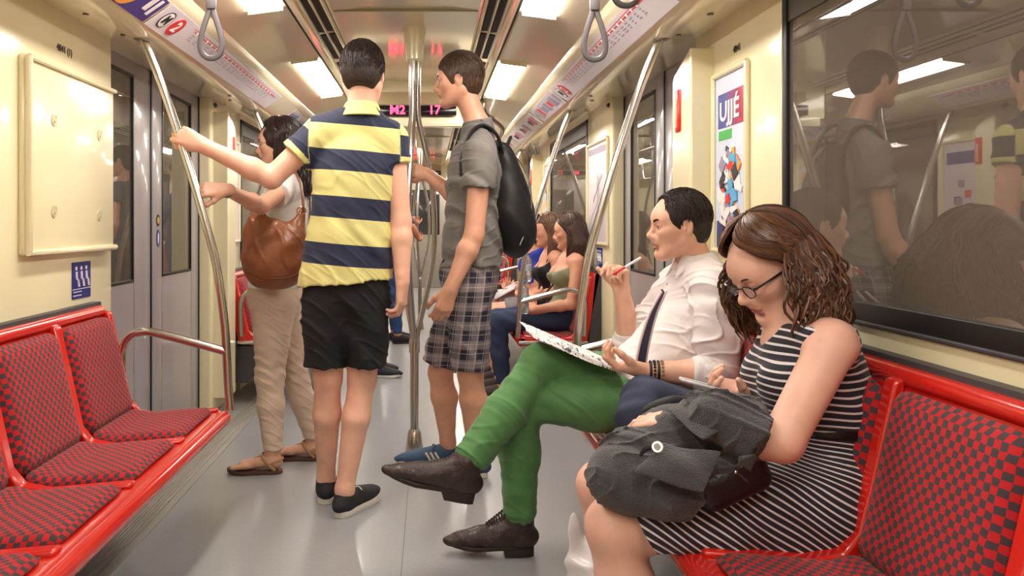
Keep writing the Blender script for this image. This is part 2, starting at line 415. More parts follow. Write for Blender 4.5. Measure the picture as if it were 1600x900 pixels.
# ---------------------------------------------------------- ceiling fittings
def on_ceiling(u):
    for (a, za), (c, zc) in zip(prof, prof[1:]):
        if a <= u <= c: return za+(zc-za)*(u-a)/(c-a)
    return 2.1
LN = ['over the rear of the car behind the seats', 'above the nearest seats', 'over the doors', 'further down the car', 'over the far doors', 'near the far end', 'at the far end']
for s, nm in ((1, 'right'), (-1, 'left')):
    for k in range(7):
        y = -.05+2.2*(k-.0)-.0; y = 4.4+2.2*(k-2)+(.0 if s > 0 else -.08)
        if k == 0: y = y
        z0, z1 = on_ceiling(.50), on_ceiling(.64)
        t = thing('ceiling_light', 'long glowing ceiling light, %s side, %s' % (nm, LN[k]), 'ceiling light', (sx(s, .57), y+.58, z0), 'ceiling lights in two rows')
        B = MB(); 
        B.prism([(sx(s, .505), z0+.004), (sx(s, .505), z0-.010), (sx(s, .515), z0-.014), (sx(s, .63), z1-.012), (sx(s, .64), z1-.006), (sx(s, .64), z1+.006)], 1, y, y+1.17)
        B.build('diffuser', lampm, t)
        for ya in (y-.014, y+1.17): B = MB(); B.prism([(sx(s, .50), z0+.004), (sx(s, .50), z0-.016), (sx(s, .645), z1-.016), (sx(s, .645), z1+.006)], 1, ya, ya+.014); B.build('end_cap', cream, t)
    # air vents: pairs of black slots between raised cream rails
    for k, y in enumerate((-.6, .7, 2.0, 3.3, 4.6, 6.5, 7.8, 9.1)):
        t = thing('air_vent', 'black air slots in the ceiling, %s side, %s' % (nm, ['behind the camera', 'overhead', 'above the near seats', 'above the passengers standing', 'just before the display', 'just beyond the display', 'over the far doors', 'at the far end'][k]), 'air vent', (sx(s, .4), y, 2.09), 'ceiling air vents')
        for u in (.362, .405):
            for q in range(2): 
                B = MB(); 
                ya = y+.02+q*.62; z = on_ceiling(u+.012)
                x0, x1 = sorted((sx(s, u), sx(s, u+.03))); B.box((x0, ya, z-.006), (x1, ya+.56, z+.004)); B.build('slot', blackhole, t, smooth=False)
        for u in (.35, .395, .438):
            z = on_ceiling(u+.003); x0, x1 = sorted((sx(s, u), sx(s, u+.007))); B = MB(); B.box((x0, y, z-.012), (x1, y+1.26, z+.004), .002); B.build('rail', cream, t)
    B = MB(); 
    for u in (.341, .479): z = on_ceiling(u)-.003; x0, x1 = sorted((sx(s, u), sx(s, u+.006))); B.box((x0, Y0, z-.002), (x1, Y1, z+.004))
    struct(B, 'trim_%d' % (6+(s > 0)), blackhole, smooth=False, label='dark shadow gap along the %s side of the ceiling' % nm)
# ---------------------------------------------------------- LED displays on hanging bulkheads
ledw = mat('red_led', (255, 60, 100), .5, emit=3.5)
for Y, zb, lab in ((5.45, 1.84, 'black destination display with red letters M2 hanging over the aisle'), (13.1, 1.90, 'second, far off red letter display at the end of the aisle')):
    B = MB(); n = 16
    top = [(sx(1, -.42+.84*i/n), zb+.30-.02*(2*i/n-1)**2) for i in range(n+1)]
    B.prism([(sx(-1, .42), zb+.03)]+top+[(sx(1, .42), zb+.03)], 1, Y, Y+.5)
    struct(B, 'trim_%d' % (8 if Y < 6 else 9), cream2, label='cream bulkhead hanging from the ceiling behind the display')
    t = thing('destination_display', lab, 'display', (CX, Y-.03, zb))
    B = MB(); B.box((CX-.38, Y-.035, zb-.03), (CX+.38, Y+.05, zb+.035), .01); B.build('lower_lip', cream2, t)
    B = MB(); B.box((CX-.29, Y-.05, zb+.045), (CX+.29, Y-.004, zb+.115), .006); B.build('screen', mat('display_black', (14, 8, 10), .15), t)
    Mt = frame((0, 0, 0), (1, 0, 0), (0, 0, 1))
    text('lettering', 'M2', .085, Matrix.Translation((CX-.112, Y-.052, zb+.08)) @ Mt, ledw, t, bold=.002)
    text('lettering', '17', .085, Matrix.Translation((CX+.14, Y-.052, zb+.08)) @ Mt, ledw, t, bold=.002)
    B = MB(); B.box((CX-.29, Y-.012, zb+.125), (CX+.29, Y-.002, zb+.21)); B.build('gloss_panel', mat('gloss_cream', (170, 150, 118), .04, coat=1, spec=1), t)
# ---------------------------------------------------------- overhead line map and adverts on the slanted cove strips
def strip_frame(s, y, v):      # v 0..1 down the slanted strip; x runs along +Y on the left wall, -Y on the right one
    u = .812+(.93-.812)*v; z = on_ceiling(u)
    p = Vector((sx(s, u), y, z)); xd = Vector((0, -s, 0)) if s > 0 else Vector((0, 1, 0))
    yd = Vector((-s*(.93-.812), 0, 1.955-1.873)).normalized()
    F = frame(p, xd, yd); F.translation = p+F.to_3x3() @ Vector((0, 0, .003)); return F
blue_p = mat('blue_print', (34, 44, 130), .35); red_p = mat('red_print', (222, 44, 48), .35); grey_p = mat('grey_print', (150, 140, 165), .4); dark_p = mat('dark_print', (35, 32, 60), .4)
orange_p = mat('orange_print', (240, 160, 60), .4); green_p = mat('green_print', (70, 180, 90), .4); sky_p = mat('light_blue_print', (90, 170, 220), .4); navy_p = mat('purple_print', (60, 40, 130), .4)
lilac = mat('lilac_white_print', (226, 216, 226), .25, coat=.4)
def strip(s, y0, y1, name, label, cat, base, group=None, kind='map'):
    F0 = strip_frame(s, (y0+y1)/2, .5); L = (y1-y0); t = thing(name, label, cat, F0.translation, group)
    B = MB(); B.box((-L/2, -.062, -.001), (L/2, .062, .003), M=F0); B.build('panel', base, t, smooth=False)
    return t, F0, L
def strip_rect(b, F, x0, x1, y0, y1, z=.0036): b.box((x0, y0, .002), (x1, y1, z), M=F)
for s, y0, y1, nm in ((-1, 2.86, 4.95, 'left'), (1, 2.58, 4.66, 'right')):
    t, F, L = strip(s, y0, y1, 'line_map', 'white metro line map with a red line on the %s cove above the door' % nm, 'line map', lilac)
    B = MB(); strip_rect(B, F, -L/2+.35, L/2-.1, .030, .036); strip_rect(B, F, -L/2+.32, L/2-.2, .043, .046); B.build('route_line', red_p, t, smooth=False)
    for k in range(22): 
        B = MB(); x = -L/2+.38+k*.07; B.tube([F @ Vector((x, .033, .003)), F @ Vector((x, .033, .0046))], .008, 10); B.build('stop', white_p, t)
    for k in range(22):
        x = -L/2+.38+k*.07
        for q in range(3): B = MB(); strip_rect(B, F, x-.02, x-.02+random.uniform(.02, .05), .012-q*.013, .017-q*.013); B.build('stop_name', grey_p, t, smooth=False)
    B = MB(); B.tube([F @ Vector((-L/2+.08, 0, .003)), F @ Vector((-L/2+.08, 0, .0045))], .043, 24); r = B.build('ring', black, t)
    B = MB(); B.tube([F @ Vector((-L/2+.08, 0, .004)), F @ Vector((-L/2+.08, 0, .0055))], .037, 24); B.build('ring_face', white_p, t)
    text('metro_mark', 'M', .06, F @ Matrix.Translation((-L/2+.08, 0, .006)), black, t, bold=.002)
    B = MB(); B.tube([F @ Vector((-L/2+.19, 0, .003)), F @ Vector((-L/2+.19, 0, .005))], .047, 24); B.build('line_badge', red_p, t)
    text('line_number', '2', .075, F @ Matrix.Translation((-L/2+.19, 0, .006)), white_p, t, bold=.002)
def ad_strip(s, y0, y1, label, cols):
    t, F, L = strip(s, y0, y1, 'cove_advert', label, 'advert', lilac, 'adverts on the slanted cove')
    rnd = random.Random(int(y0*100)+s)
    x = -L/2+.01
    i = 0
    while x < L/2-.05:
        w = rnd.uniform(.05, .14); w = min(w, L/2-x-.01); h = rnd.uniform(.02, .05)
        B = MB(); strip_rect(B, F, x, x+w, -h, h); B.build('printed_block', cols[i % len(cols)], t, smooth=False); x += w+rnd.uniform(.01, .03); i += 1
t, F, L = strip(-1, 2.30, 2.83, 'cove_advert', 'orange, blue and purple advert on the left cove beside the line map', 'advert', cream, 'adverts on the slanted cove')
B = MB(); B.box((-L/2, -.06, .002), (L/2, .06, .004), M=F); B.build('purple_field', navy_p, t, smooth=False)
B = MB(); B.tube([F @ Vector((L/2-.25, .02, .003)), F @ Vector((L/2-.25, .02, .006))], .075, 24); B.build('orange_disc', orange_p, t)
B = MB(); strip_rect(B, F, L/2-.10, L/2-.07, -.02, .06, .006); strip_rect(B, F, L/2-.05, L/2-.03, -.03, .05, .006); B.build('white_stroke', white_p, t, smooth=False)
ad_strip(1, 4.72, 5.6, 'grey and red advert strip on the right cove just past the line map', [grey_p, grey_p, red_p])
ad_strip(1, 5.7, 7.2, 'dark blocked advert strip further along the right cove', [grey_p, lilac, dark_p, red_p])
ad_strip(1, 7.4, 9.4, 'farthest printed advert strip on the right cove', [grey_p, red_p, lilac])
ad_strip(-1, 5.5, 7.4, 'pale advert strip on the left cove beyond the door', [grey_p, sky_p, lilac])
ad_strip(1, .3, 2.5, 'grey and red advert strip on the right cove over the nearest seats', [grey_p, red_p, lilac, dark_p])
ad_strip(-1, -.6, 2.2, 'mixed advert strip on the left cove over the nearest seats', [sky_p, red_p, orange_p, green_p])
# screws under the cove
for s, y, uu in ((-1, 2.72, 1.07), (-1, 3.0, 1.05), (1, 2.72, 1.07), (1, 3.0, 1.05), (-1, 4.6, 1.05), (1, 4.6, 1.05), (-1, 4.4, 1.0), (1, 4.4, 1.0)):
    z = on_ceiling(uu)-.001
    B = MB(); B.tube([(sx(s, uu), y, z), (sx(s, uu), y, z-.005)], .010, 12)
    t = B.build('ceiling_screw', darksteel, org=(sx(s, uu), y, z)); setp(t, 'small metal screw under the %s cove, %s' % ('left' if s < 0 else 'right', 'above the near seat pole' if y < 3.1 else 'above the door'), 'screw', 'screws under the cove')
# ---------------------------------------------------------- benches
def bench(s, ya, n, label, ends=(1, 1), tag=''):
    """n seats from ya towards +Y"""
    pit = .44; yb = ya+n*pit
    t = thing('seat_bench', label, 'bench', (sx(s, .95), ya, 0), 'red benches along the car walls')
    def pr(pts): return [(sx(s, u), z) for u, z in pts]
    # shell side profile: rail, seat, back, rear face
    shell = [(.67, .395), (.675, .425), (.70, .432), (.95, .405), (1.02, .42), (1.06, .47), (1.135, .80), (1.15, .835), (1.175, .84), (1.185, .82), (1.10, .40), (.95, .365), (.72, .375), (.685, .38)]
    B = MB(); B.prism(pr(shell), 1, ya, yb); sh = B.build('shell', red_shell, t)
    md = sh.modifiers.new('b', 'BEVEL'); md.width = .006; md.segments = 2; md.limit_method = 'ANGLE'
    # front rail and top rail: fat rounded tubes
    B = MB(); B.tube([(sx(s, .682), ya, .402), (sx(s, .682), yb, .402)], .027, 14); B.build('front_rail', red_shell, t)
    B = MB(); B.tube([(sx(s, 1.15), ya+.03, .815), (sx(s, 1.15), yb-.03, .815)], .024, 14); B.build('top_rail', red_shell, t)
    for i in range(n+1):
        y = ya+i*pit; a, c = (y-.022, y+.022) if 0 < i < n else ((y, y+.03) if i == 0 else (y-.03, y))
        rib = [(.70, .428), (.70, .445), (.93, .425), (1.0, .438), (1.035, .48), (1.11, .81), (1.14, .82), (1.05, .42), (.95, .40)]
        B = MB(); B.prism(pr(rib), 1, a, c)
        r = B.build('divider', red_shell, t); md = r.modifiers.new('b', 'BEVEL'); md.width = .008; md.segments = 2; md.limit_method = 'ANGLE'
    # dark rear shell and end caps, wall brackets
    B = MB(); B.prism(pr([(1.155, .85), (1.188, .85), (1.188, .30), (1.10, .30)]), 1, ya, yb); B.build('rear_shell', dark_shell, t)
    B = MB(); B.prism(pr([(.78, .375), (1.188, .375), (1.188, .14), (1.05, .14)]), 1, ya+.02, yb-.02); B.build('underframe', dark_shell, t)
    # pads: one grid each, softly domed, with st = cloth coordinates
    for i in range(n):
        y0 = ya+i*pit+.028; y1 = y0+pit-.056
        for kind, path, th in (('seat_pad', [(.715, .437), (.85, .427), (.95, .418), (1.0, .43), (1.02, .445)], .013), ('back_pad', [(1.022, .445), (1.045, .50), (1.075, .63), (1.098, .73), (1.115, .795)], .014)):
            NU, NV = 14, 14; P = []
            L = [0]
            for (a, za), (c, zc) in zip(path, path[1:]): L.append(L[-1]+math.hypot(c-a, zc-za))
            def pt(t_):
                d = t_*L[-1]
                for q in range(len(path)-1):
                    if d <= L[q+1]+1e-9:
                        f = (d-L[q])/(L[q+1]-L[q]); return Vector((path[q][0]+(path[q+1][0]-path[q][0])*f, path[q][1]+(path[q+1][1]-path[q][1])*f))
                return Vector(path[-1])
            me_v, st = [], []
            for a in range(NU+1):
                for c in range(NV+1):
                    ta, tb = a/NU, c/NV
                    # rounded-rectangle squeeze at the corners
                    ea, eb = 2*ta-1, 2*tb-1
                    cr = .05
                    # superellipse-style corner rounding
                    m_ = max(abs(ea), abs(eb)); 
                    if m_ > .8:
                        o_ = min(abs(ea), abs(eb))
                        if o_ > .8: f = 1-.055*((o_-.8)/.2)*((m_-.8)/.2)
                        else: f = 1
                        ea *= f; eb *= f
                    p = pt((ea+1)/2); q = pt(min(1, (ea+1)/2+.02)); r_ = pt(max(0, (ea+1)/2-.02)); tg = (q-r_).normalized(); nrm = Vector((-tg.y, tg.x))
                    if nrm.x > 0 and kind == 'back_pad': nrm = -nrm
                    if kind == 'seat_pad' and nrm.y < 0: nrm = -nrm
                    edge = max(0, min(1, (1-max(abs(2*ta-1), abs(2*tb-1)))/.12))
                    h = th*(edge*(2-edge))**.6+.004*(1-(2*tb-1)**2)-.006*(1 if kind == 'back_pad' else .4)*(1-(2*tb-1)**2)*0-(.004 if edge == 0 else 0)
                    me_v.append((sx(s, p.x+nrm.x*h), y0+(eb+1)/2*(y1-y0), p.y+nrm.y*h)); st.append(((ea+1)/2*L[-1], (eb+1)/2*(y1-y0), 0))
            fs = []
            for a in range(NU):
                for c in range(NV):
                    i0 = a*(NV+1)+c; f = (i0, i0+1, i0+NV+2, i0+NV+1); fs.append(f)
            me = bpy.data.meshes.new(kind); me.from_pydata(me_v, [], fs); 
            me.polygons.foreach_set('use_smooth', [True]*len(fs))
            at_ = me.attributes.new('st', 'FLOAT_VECTOR', 'POINT'); at_.data.foreach_set('vector', [x for v in st for x in v])
            o = link(kind, me, fabric, t); md = o.modifiers.new('s', 'SOLIDIFY'); md.thickness = .012; md.offset = 0
    return t
bench(-1, .85, 5, 'red bench with checked pads along the left wall, nearest on that side')
bench(1, .85, 5, 'red bench with checked pads on the right where the two nearest passengers sit')
bench(1, 5.0, 6, 'red bench beyond the doors on the right where the young women sit')
bench(-1, 5.0, 6, 'red bench beyond the doors on the left behind the woman with the bag')
bench(1, 9.9, 5, 'farthest red bench on the right'); bench(-1, 9.9, 5, 'farthest red bench on the left')
# ---------------------------------------------------------- slanting grab poles with arm hoops
PN = {}
def grab_pole(s, Y, d, label):
    """d = +1: the seat lies towards -Y (pole at its far end)"""
    t = thing('grab_pole', label, 'grab pole', (sx(s, .69), Y, .4), 'slanting steel grab poles at the bench ends')
    pts = [(.66, .43), (.668, .52), (.672, .60), (.68, .74), (.70, .90), (.73, 1.06), (.83, 1.40), (.93, 1.70), (1.0, 1.87)]
    B = MB(); B.tube([(sx(s, u), Y, z) for u, z in pts], .0165, 14, sub=5); B.build('pole', steel, t)
    B = MB(); B.tube([(sx(s, 1.0), Y, 1.872), (sx(s, 1.003), Y, 1.855)], .032, 18); B.build('ceiling_flange', darksteel, t)
    hoop = [(.672, .655), (.80, .69), (.95, .728), (1.0, .732), (1.045, .715), (1.075, .67), (1.08, .60), (1.075, .44)]
    B = MB(); B.tube([(sx(s, u), Y-.0*d, z) for u, z in hoop], .0165, 14, sub=5); B.build('arm_hoop', steel, t)
    B = MB(); B.tube([(sx(s, .665), Y, .40), (sx(s, 1.10), Y, .40)], .012, 10); B.build('foot_bar', steel, t)
    return t
grab_pole(-1, 3.06, 1, 'slanting steel pole held by two hands at the end of the nearest left bench')
grab_pole(1, 3.06, 1, 'slanting steel pole rising in front of the poster, beside the man in green trousers')
grab_pole(1, 4.99, -1, 'slanting steel pole and arm hoop beside the young woman in the olive top')
grab_pole(-1, 4.99, -1, 'slanting steel pole beyond the left doors, partly hidden by the dark haired woman')
grab_pole(1, 7.66, 1, 'slanting steel pole at the far end of the right bench'); grab_pole(-1, 7.66, 1, 'slanting steel pole at the far end of the left bench')
grab_pole(1, 9.88, -1, 'farthest slanting steel pole on the right'); grab_pole(-1, 9.88, -1, 'farthest slanting steel pole on the left')
# ---------------------------------------------------------- centre stanchion of three bowed bars
def stanchion(Y, label, x=-.079):
    t = thing('centre_pole', label, 'pole', (x, Y, 0), 'three-bar poles in the aisle')
    B = MB(); B.tube([(x, Y, 0), (x, Y, .01), (x, Y, .10), (x, Y, .115)], [.045, .045, .032, .022], 20); B.build('floor_collar', steel, t)
    B = MB(); B.tube([(x, Y, .1), (x, Y, .53)], .021, 16); B.build('lower_pole', steel, t)
    B = MB(); B.tube([(x, Y, .50), (x, Y, .56), (x, Y, .575)], [.027, .027, .02], 16); B.build('joint', steel, t)
    for k in range(3):
        a = math.radians(15+120*k); c, s_ = math.cos(a), math.sin(a)
        pts = [(0.012, .52), (.016, .60), (.05, .74), (.095, .95), (.105, 1.15), (.09, 1.35), (.05, 1.55), (.021, 1.68), (.0185, 1.80), (.0185, 2.0)]
        B = MB(); B.tube([(x+c*r, Y+s_*r, z) for r, z in pts], .0145, 12, sub=5); B.build('bar', steel, t)
    B = MB(); 
    B.tube([(x, Y, 1.965), (x, Y, 1.975), (x, Y, 2.0), (x, Y, 2.06), (x, Y, 2.12), (x, Y, 2.132)], [.034, .044, .046, .05, .058, .06], 20); B.build('ceiling_socket', cream, t)
stanchion(4.0, 'steel pole in the aisle splitting into three bowed bars, held by the man in grey')
stanchion(8.6, 'distant three-bar steel pole further down the aisle', CX)
# ---------------------------------------------------------- hand straps
def hand_strap(x, Y, zb, label, s):
    t = thing('hand_strap', label, 'hand strap', (x, Y, 1.97), 'rubber hand straps')
    B = MB(); n = 40; pts = []
    for i in range(n+1):
        a = 2*math.pi*i/n; r = .045
        q = (1+math.cos(a))/2      # 1 at the top
        pts.append((x+math.sin(a)*.047*(1-q**1.6*.93), Y, zb+.045+(-math.cos(a)*-1)*.045+q**1.5*.10))
    B.tube(pts, .0062, 8, flat=((0, 1, 0), 1.6)); B.build('loop', strapm, t)
    B = MB(); B.box((x-.016, Y-.014, zb+.165), (x+.016, Y+.014, zb+.235), .006); B.build('clip', strapm, t)
    B = MB(); B.box((x-.013, Y-.005, zb+.22), (x+.013, Y+.005, 2.05), .003); B.build('webbing', mat('grey_webbing', (96, 92, 96), .8), t)
# one bar per side carries the straps
hand_strap(-.745, 2.70, 1.712, 'grey hand strap hanging on the left, in front of the line map', -1)
hand_strap(.56, 2.70, 1.707, 'grey hand strap hanging at top right beside the ceiling light', 1)
hand_strap(.58, 2.35, 1.795, 'grey hand strap cut by the top edge of the picture, right of the other one', 1)
# serpentine overhead rail near the display
for s, nm in ((1, 'right'), (-1, 'left')):
    for Y, wh in ((5.75, 'before the display'), (9.9, 'far down the car')):
        if s < 0 and Y < 9: continue
        t = thing('overhead_rail', 'curved steel overhead rail on the %s %s' % (nm, wh), 'handrail', (sx(s, .5), Y, 2.0), 'serpentine overhead rails')
        B = MB(); B.tube([(sx(s, .50), Y, 2.05), (sx(s, .50), Y, 1.99), (sx(s, .52), Y+.05, 1.95), (sx(s, .62), Y+.16, 1.89), (sx(s, .655), Y+.22, 1.85), (sx(s, .63), Y+.34, 1.79), (sx(s, .60), Y+.5, 1.77), (sx(s, .60), Y+1.2, 1.77), (sx(s, .60), Y+1.35, 1.80), (sx(s, .60), Y+1.4, 1.90), (sx(s, .60), Y+1.4, 2.04)], .0165, 12, sub=5); B.build('rail', steel, t)
# ---------------------------------------------------------- wall fittings
def wall_box(s, u0, y0, y1, z0, z1, bev=.02, th=None):
    x0, x1 = sorted((sx(s, u0), sx(s, UW+.004))); return MB().box((x0, y0, z0), (x1, y1, z1), bev, 4)
Ml = frame((0, 0, 0), (0, 1, 0), (0, 0, 1))      # text facing +X (on the left wall)
Mr = frame((0, 0, 0), (0, -1, 0), (0, 0, 1))     # text facing -X (on the right wall)
# blank cream panel on the near left pillar
t = thing('wall_panel', 'blank raised cream panel with four screw recesses on the near left wall', 'wall panel', (sx(-1, UW), 2.95, 1.04))
wall_box(-1, 1.165, 2.50, 3.205, 1.045, 1.69, .018).build('panel', cream, t)
B = MB(); xx = sx(-1, 1.158)
B.tube([(xx, 2.51, 1.68), (xx, 2.51, 1.055), (xx, 3.195, 1.055)], .012, 10); B.tube([(xx, 2.51, 1.68), (xx, 3.195, 1.68)], .009, 10); B.build('rim', cream, t)
for y, z in ((2.69, 1.50), (3.06, 1.49), (2.69, 1.19), (3.06, 1.18)):
    B = MB(); xx = sx(-1, 1.166); B.tube([(xx, y, z), (xx+.004, y, z), (xx+.0045, y, z), (xx-.006, y, z)], [.022, .021, .014, .006], 16); sc = B.build('screw_recess', mat('worn_cream', (205, 195, 155), .3), t)
    B = MB(); B.ell((xx+.001, y, z-.006), (.004, .008, .008), seg=12); B.build('screw', darksteel, sc)
def stick(s, y0, y1, z0, z1, name, label, cat, m, u=None, th=.003):
    u = UW if u is None else u
    t = thing(name, label, cat, (sx(s, u), (y0+y1)/2, z0)); x0, x1 = sorted((sx(s, u+.002), sx(s, u-th))); B = MB(); B.box((x0, y0, z0), (x1, y1, z1)); B.build('sheet', m, t, smooth=False); return t
def seat_sticker(s, yc, zc, w, h, label, u=None):
    u = UW if u is None else u
    t = stick(s, yc-w/2, yc+w/2, zc-h/2, zc+h/2, 'priority_seat_sticker', label, 'sticker', blue_p, u)
    B = MB(); d = 1 if s < 0 else -1
    x0, x1 = sorted((sx(s, u-.0025), sx(s, u-.0045)))
    for k in range(3):
        y = yc+d*(-w*.30+k*w*.27)
        B.tube([(x0, y, zc+h*.33), (x1, y, zc+h*.33)], h*.055, 12)
        B.tube([((x0+x1)/2, y, zc+h*.24), ((x0+x1)/2, y+d*h*.02, zc+h*.05), ((x0+x1)/2, y+d*h*.11, zc-h*.0), ((x0+x1)/2, y+d*h*.16, zc-h*.17)], h*.035, 8)
    B.box((x0, yc-w/2, zc-h*.245), (x1, yc+w/2, zc-h*.23)); 
    for q in range(2): B.box((x0, yc-(w*.45 if d > 0 else -w*.02), zc-h*.32-q*h*.1), (x1, yc+(-w*.02 if d > 0 else w*.45), zc-h*.30-q*h*.1))
    B.build('pictogram', white_p, t)
seat_sticker(-1, 2.955, .94, .155, .135, 'blue priority seat sticker with three seated figures on the near left wall')
seat_sticker(1, 5.05, .93, .16, .13, 'small blue sticker under the white notice on the far right pillar')
def wtext(s, y, z, st, size, label):
    M = Matrix.Translation((sx(s, UW-.0015), y, z)) @ (Ml if s < 0 else Mr)
    o = text('car_number', st, size, M, black, None); v = Vector((sx(s, UW-.0015), y, z)); o.data.transform(Matrix.Translation(-v)); o.location = v; W[o.name] = v
    setp(o, label, 'lettering')
wtext(-1, 2.82, 1.765, '4841 (1)', .035, 'small black car number above the blank left panel')
wtext(1, 2.79, 1.765, '4841', .035, 'small black car number above the poster')
# door safety stickers on the left leaf
for z, col, w in ((1.165, mat('yellow_print', (200, 170, 60), .4), .03), (1.075, blue_p, .045)):
    yy = 4.01; x = sx(-1, UW+.075)
    t = thing('door_sticker', 'oval %s safety sticker on the left door edge' % ('yellow and black' if z > 1.1 else 'blue'), 'sticker', (x, yy, z))
    B = MB(); rg = []
    for q in (0, .002): rg.append([(x+q, yy+.026*math.cos(a), z+w*math.sin(a)) for a in [2*math.pi*i/24 for i in range(24)]])
    B.loft(rg); B.build('sheet', col if z < 1.1 else black, t)
    B = MB(); rg = []
    for q in (.001, .003): rg.append([(x+q, yy+.018*math.cos(a)*(.5 if z < 1.1 else 1), z+w*.6*math.sin(a)) for a in [2*math.pi*i/24 for i in range(24)]])
    B.loft(rg); B.build('symbol', white_p if z < 1.1 else col, t)
# draught boxes with red emergency-handle slots
def draught_box(s, y0, y1, ystrip, label):
    t = thing('emergency_box', label, 'wall box', (sx(s, UW), y0, .9), 'cream boxes with red handles')
    x0, x1 = sorted((sx(s, 1.10), sx(s, 1.20)))
    poly = [(y0, .1), (y1, .1), (y1, 1.72), (y1-.02, 1.75), (y0+.01, 1.82), (y0, 1.82)]
    B = MB(); B.prism(poly, 0, x0, x1); o = B.build('cover', cream, t); md = o.modifiers.new('b', 'BEVEL'); md.width = .016; md.segments = 3; md.limit_method = 'ANGLE'
    xs = sx(s, 1.10); B = MB()
    B.tube([(xs, ystrip, 1.515), (xs, ystrip, 1.52), (xs, ystrip, 1.675), (xs, ystrip, 1.68)], [.028, .034, .034, .028], 16, flat=((0, 1, 0), .25)); B.build('handle', mat('signal_red', (215, 40, 20), .3), t)
    B = MB(); B.box((min(xs, xs-s*.011), ystrip-.010, 1.53), (max(xs, xs-s*.011), ystrip+.010, 1.64), .002); B.build('handle_text', mat('pink_print', (240, 170, 150), .4), t)
draught_box(1, 3.02, 3.245, 3.165, 'cream box with a red emergency handle between poster and right door')
draught_box(-1, 4.76, 4.94, 4.9, 'cream box with a red emergency handle just past the left doors')
draught_box(1, 7.70, 7.84, 7.78, 'distant cream box with red handle on the right'); draught_box(-1, 7.70, 7.84, 7.78, 'distant cream box with red handle on the left')
# poster UJJE on the right
def poster_frame(s, y0, y1, z0, z1, t):
    B = MB(); x = sx(s, UW-.008)
    for a, c in (((x, y0, z0), (x, y0, z1)), ((x, y1, z0), (x, y1, z1)), ((x, y0, z0), (x, y1, z0)), ((x, y0, z1), (x, y1, z1))): B.tube([a, c], .011, 10)
    B.build('frame', cream, t)
y0, y1, z0, z1 = 2.685, 3.0, 1.05, 1.70
t = stick(1, y0+.012, y1-.012, z0, z1, 'poster', 'tall poster reading UJJÉ with coloured cut-outs in a cream frame on the right wall', 'poster', mat('pale_blue_print', (205, 216, 238), .3), th=.004)
poster_frame(1, y0, y1, z0, z1, t)
def prect(b, ya, yb, za, zb, d=.0055): b.box((sx(1, UW-.0035), min(ya, yb), za), (sx(1, UW)-d, max(ya, yb), zb))
def mat_grad():
    m = mat('blue_to_red_print', (60, 70, 150), .3); nt = m.node_tree; tc = nt.nodes.new('ShaderNodeTexCoord'); sp = nt.nodes.new('ShaderNodeSeparateXYZ'); nt.links.new(tc.outputs['Object'], sp.inputs[0])
    mr = nt.nodes.new('ShaderNodeMapRange'); nt.links.new(sp.outputs[1], mr.inputs[0]); mr.inputs[1].default_value = .10; mr.inputs[2].default_value = -.12
    nt.links.new(ramp2(nt, mr.outputs[0], lin((60, 80, 160)), lin((170, 20, 70)), .15, .85), nt.nodes['Principled BSDF'].inputs['Base Color']); return m
B = MB(); prect(B, 2.96, 2.72, 1.50, 1.625); B.build('title_field', mat_grad(), t, smooth=False)
text('title', 'UJJÉ', .098, Matrix.Translation((sx(1, UW-.0065), 2.85, 1.555)) @ Mr, white_p, t, bold=.002, sx=1.12)
B = MB(); prect(B, 2.955, 2.83, 1.455, 1.49); B.build('green_tag', green_p, t, smooth=False)
B = MB(); prect(B, 2.975, 2.715, 1.052, 1.12); B.build('dark_foot', mat('plum_print', (50, 40, 90), .3), t, smooth=False)
B = MB(); prect(B, 2.975, 2.715, 1.12, 1.16, .005); B.build('blue_foot', blue_p, t, smooth=False)
rnd = random.Random(3)
for k in range(72):
    c = rnd.choice([sky_p, red_p, orange_p, white_p, dark_p, sky_p, white_p, green_p if k < 12 else grey_p]); z = 1.14+rnd.random()**1.3*.28; y = 2.845+(rnd.random()-.5)*.20*(1.15-(z-1.14)*1.9)
    w = rnd.uniform(.010, .034); h = rnd.uniform(.008, .026); a = rnd.uniform(-.8, .8); B = MB()
    B.box((-w, -h, 0), (w, h, .0008+.0001*k), M=Matrix.Translation((sx(1, UW-.005), y, z)) @ Mr @ Matrix.Rotation(a, 4, 'Z')); B.build('cut_out', c, t, smooth=False)
B = MB(); M_ = Matrix.Translation((sx(1, UW-.006), 2.83, 1.40)) @ Mr
B.loft([[M_ @ Vector(p) for p in ((-.03, -.02, q), (0, 0, q), (-.03, .022, q))] for q in (0, .002)]); B.build('red_bow', red_p, t, smooth=False)
B = MB(); B.loft([[M_ @ Vector((.02+.02*math.cos(i*math.pi/4)*(1 if i % 2 else .6), .004+.025*math.sin(i*math.pi/4)*(1 if i % 2 else .6), q)) for i in range(8)] for q in (0, .002)]); B.build('orange_star', orange_p, t, smooth=False)
# white notice on the far right pillar
t = stick(1, 4.80, 5.40, 1.03, 1.66, 'notice', 'white network map notice with grey header on the far right pillar', 'notice', lilac, th=.004); poster_frame(1, 4.79, 5.41, 1.02, 1.67, t)
B = MB(); prect(B, 5.38, 4.82, 1.60, 1.64); B.build('header', grey_p, t, smooth=False)
B = MB(); M_ = Matrix.Translation((sx(1, UW-.005), 5.1, 1.32)) @ Mr
for k in range(7):
    a = rnd.uniform(-1.4, 1.4); B.box((-.2*rnd.uniform(.5, 1), -.0015, 0), (.2, .0015, .001), M=M_ @ Matrix.Translation((rnd.uniform(-.05, .05), rnd.uniform(-.15, .15), 0)) @ Matrix.Rotation(a, 4, 'Z'))
B.build('map_lines', grey_p, t, smooth=False)
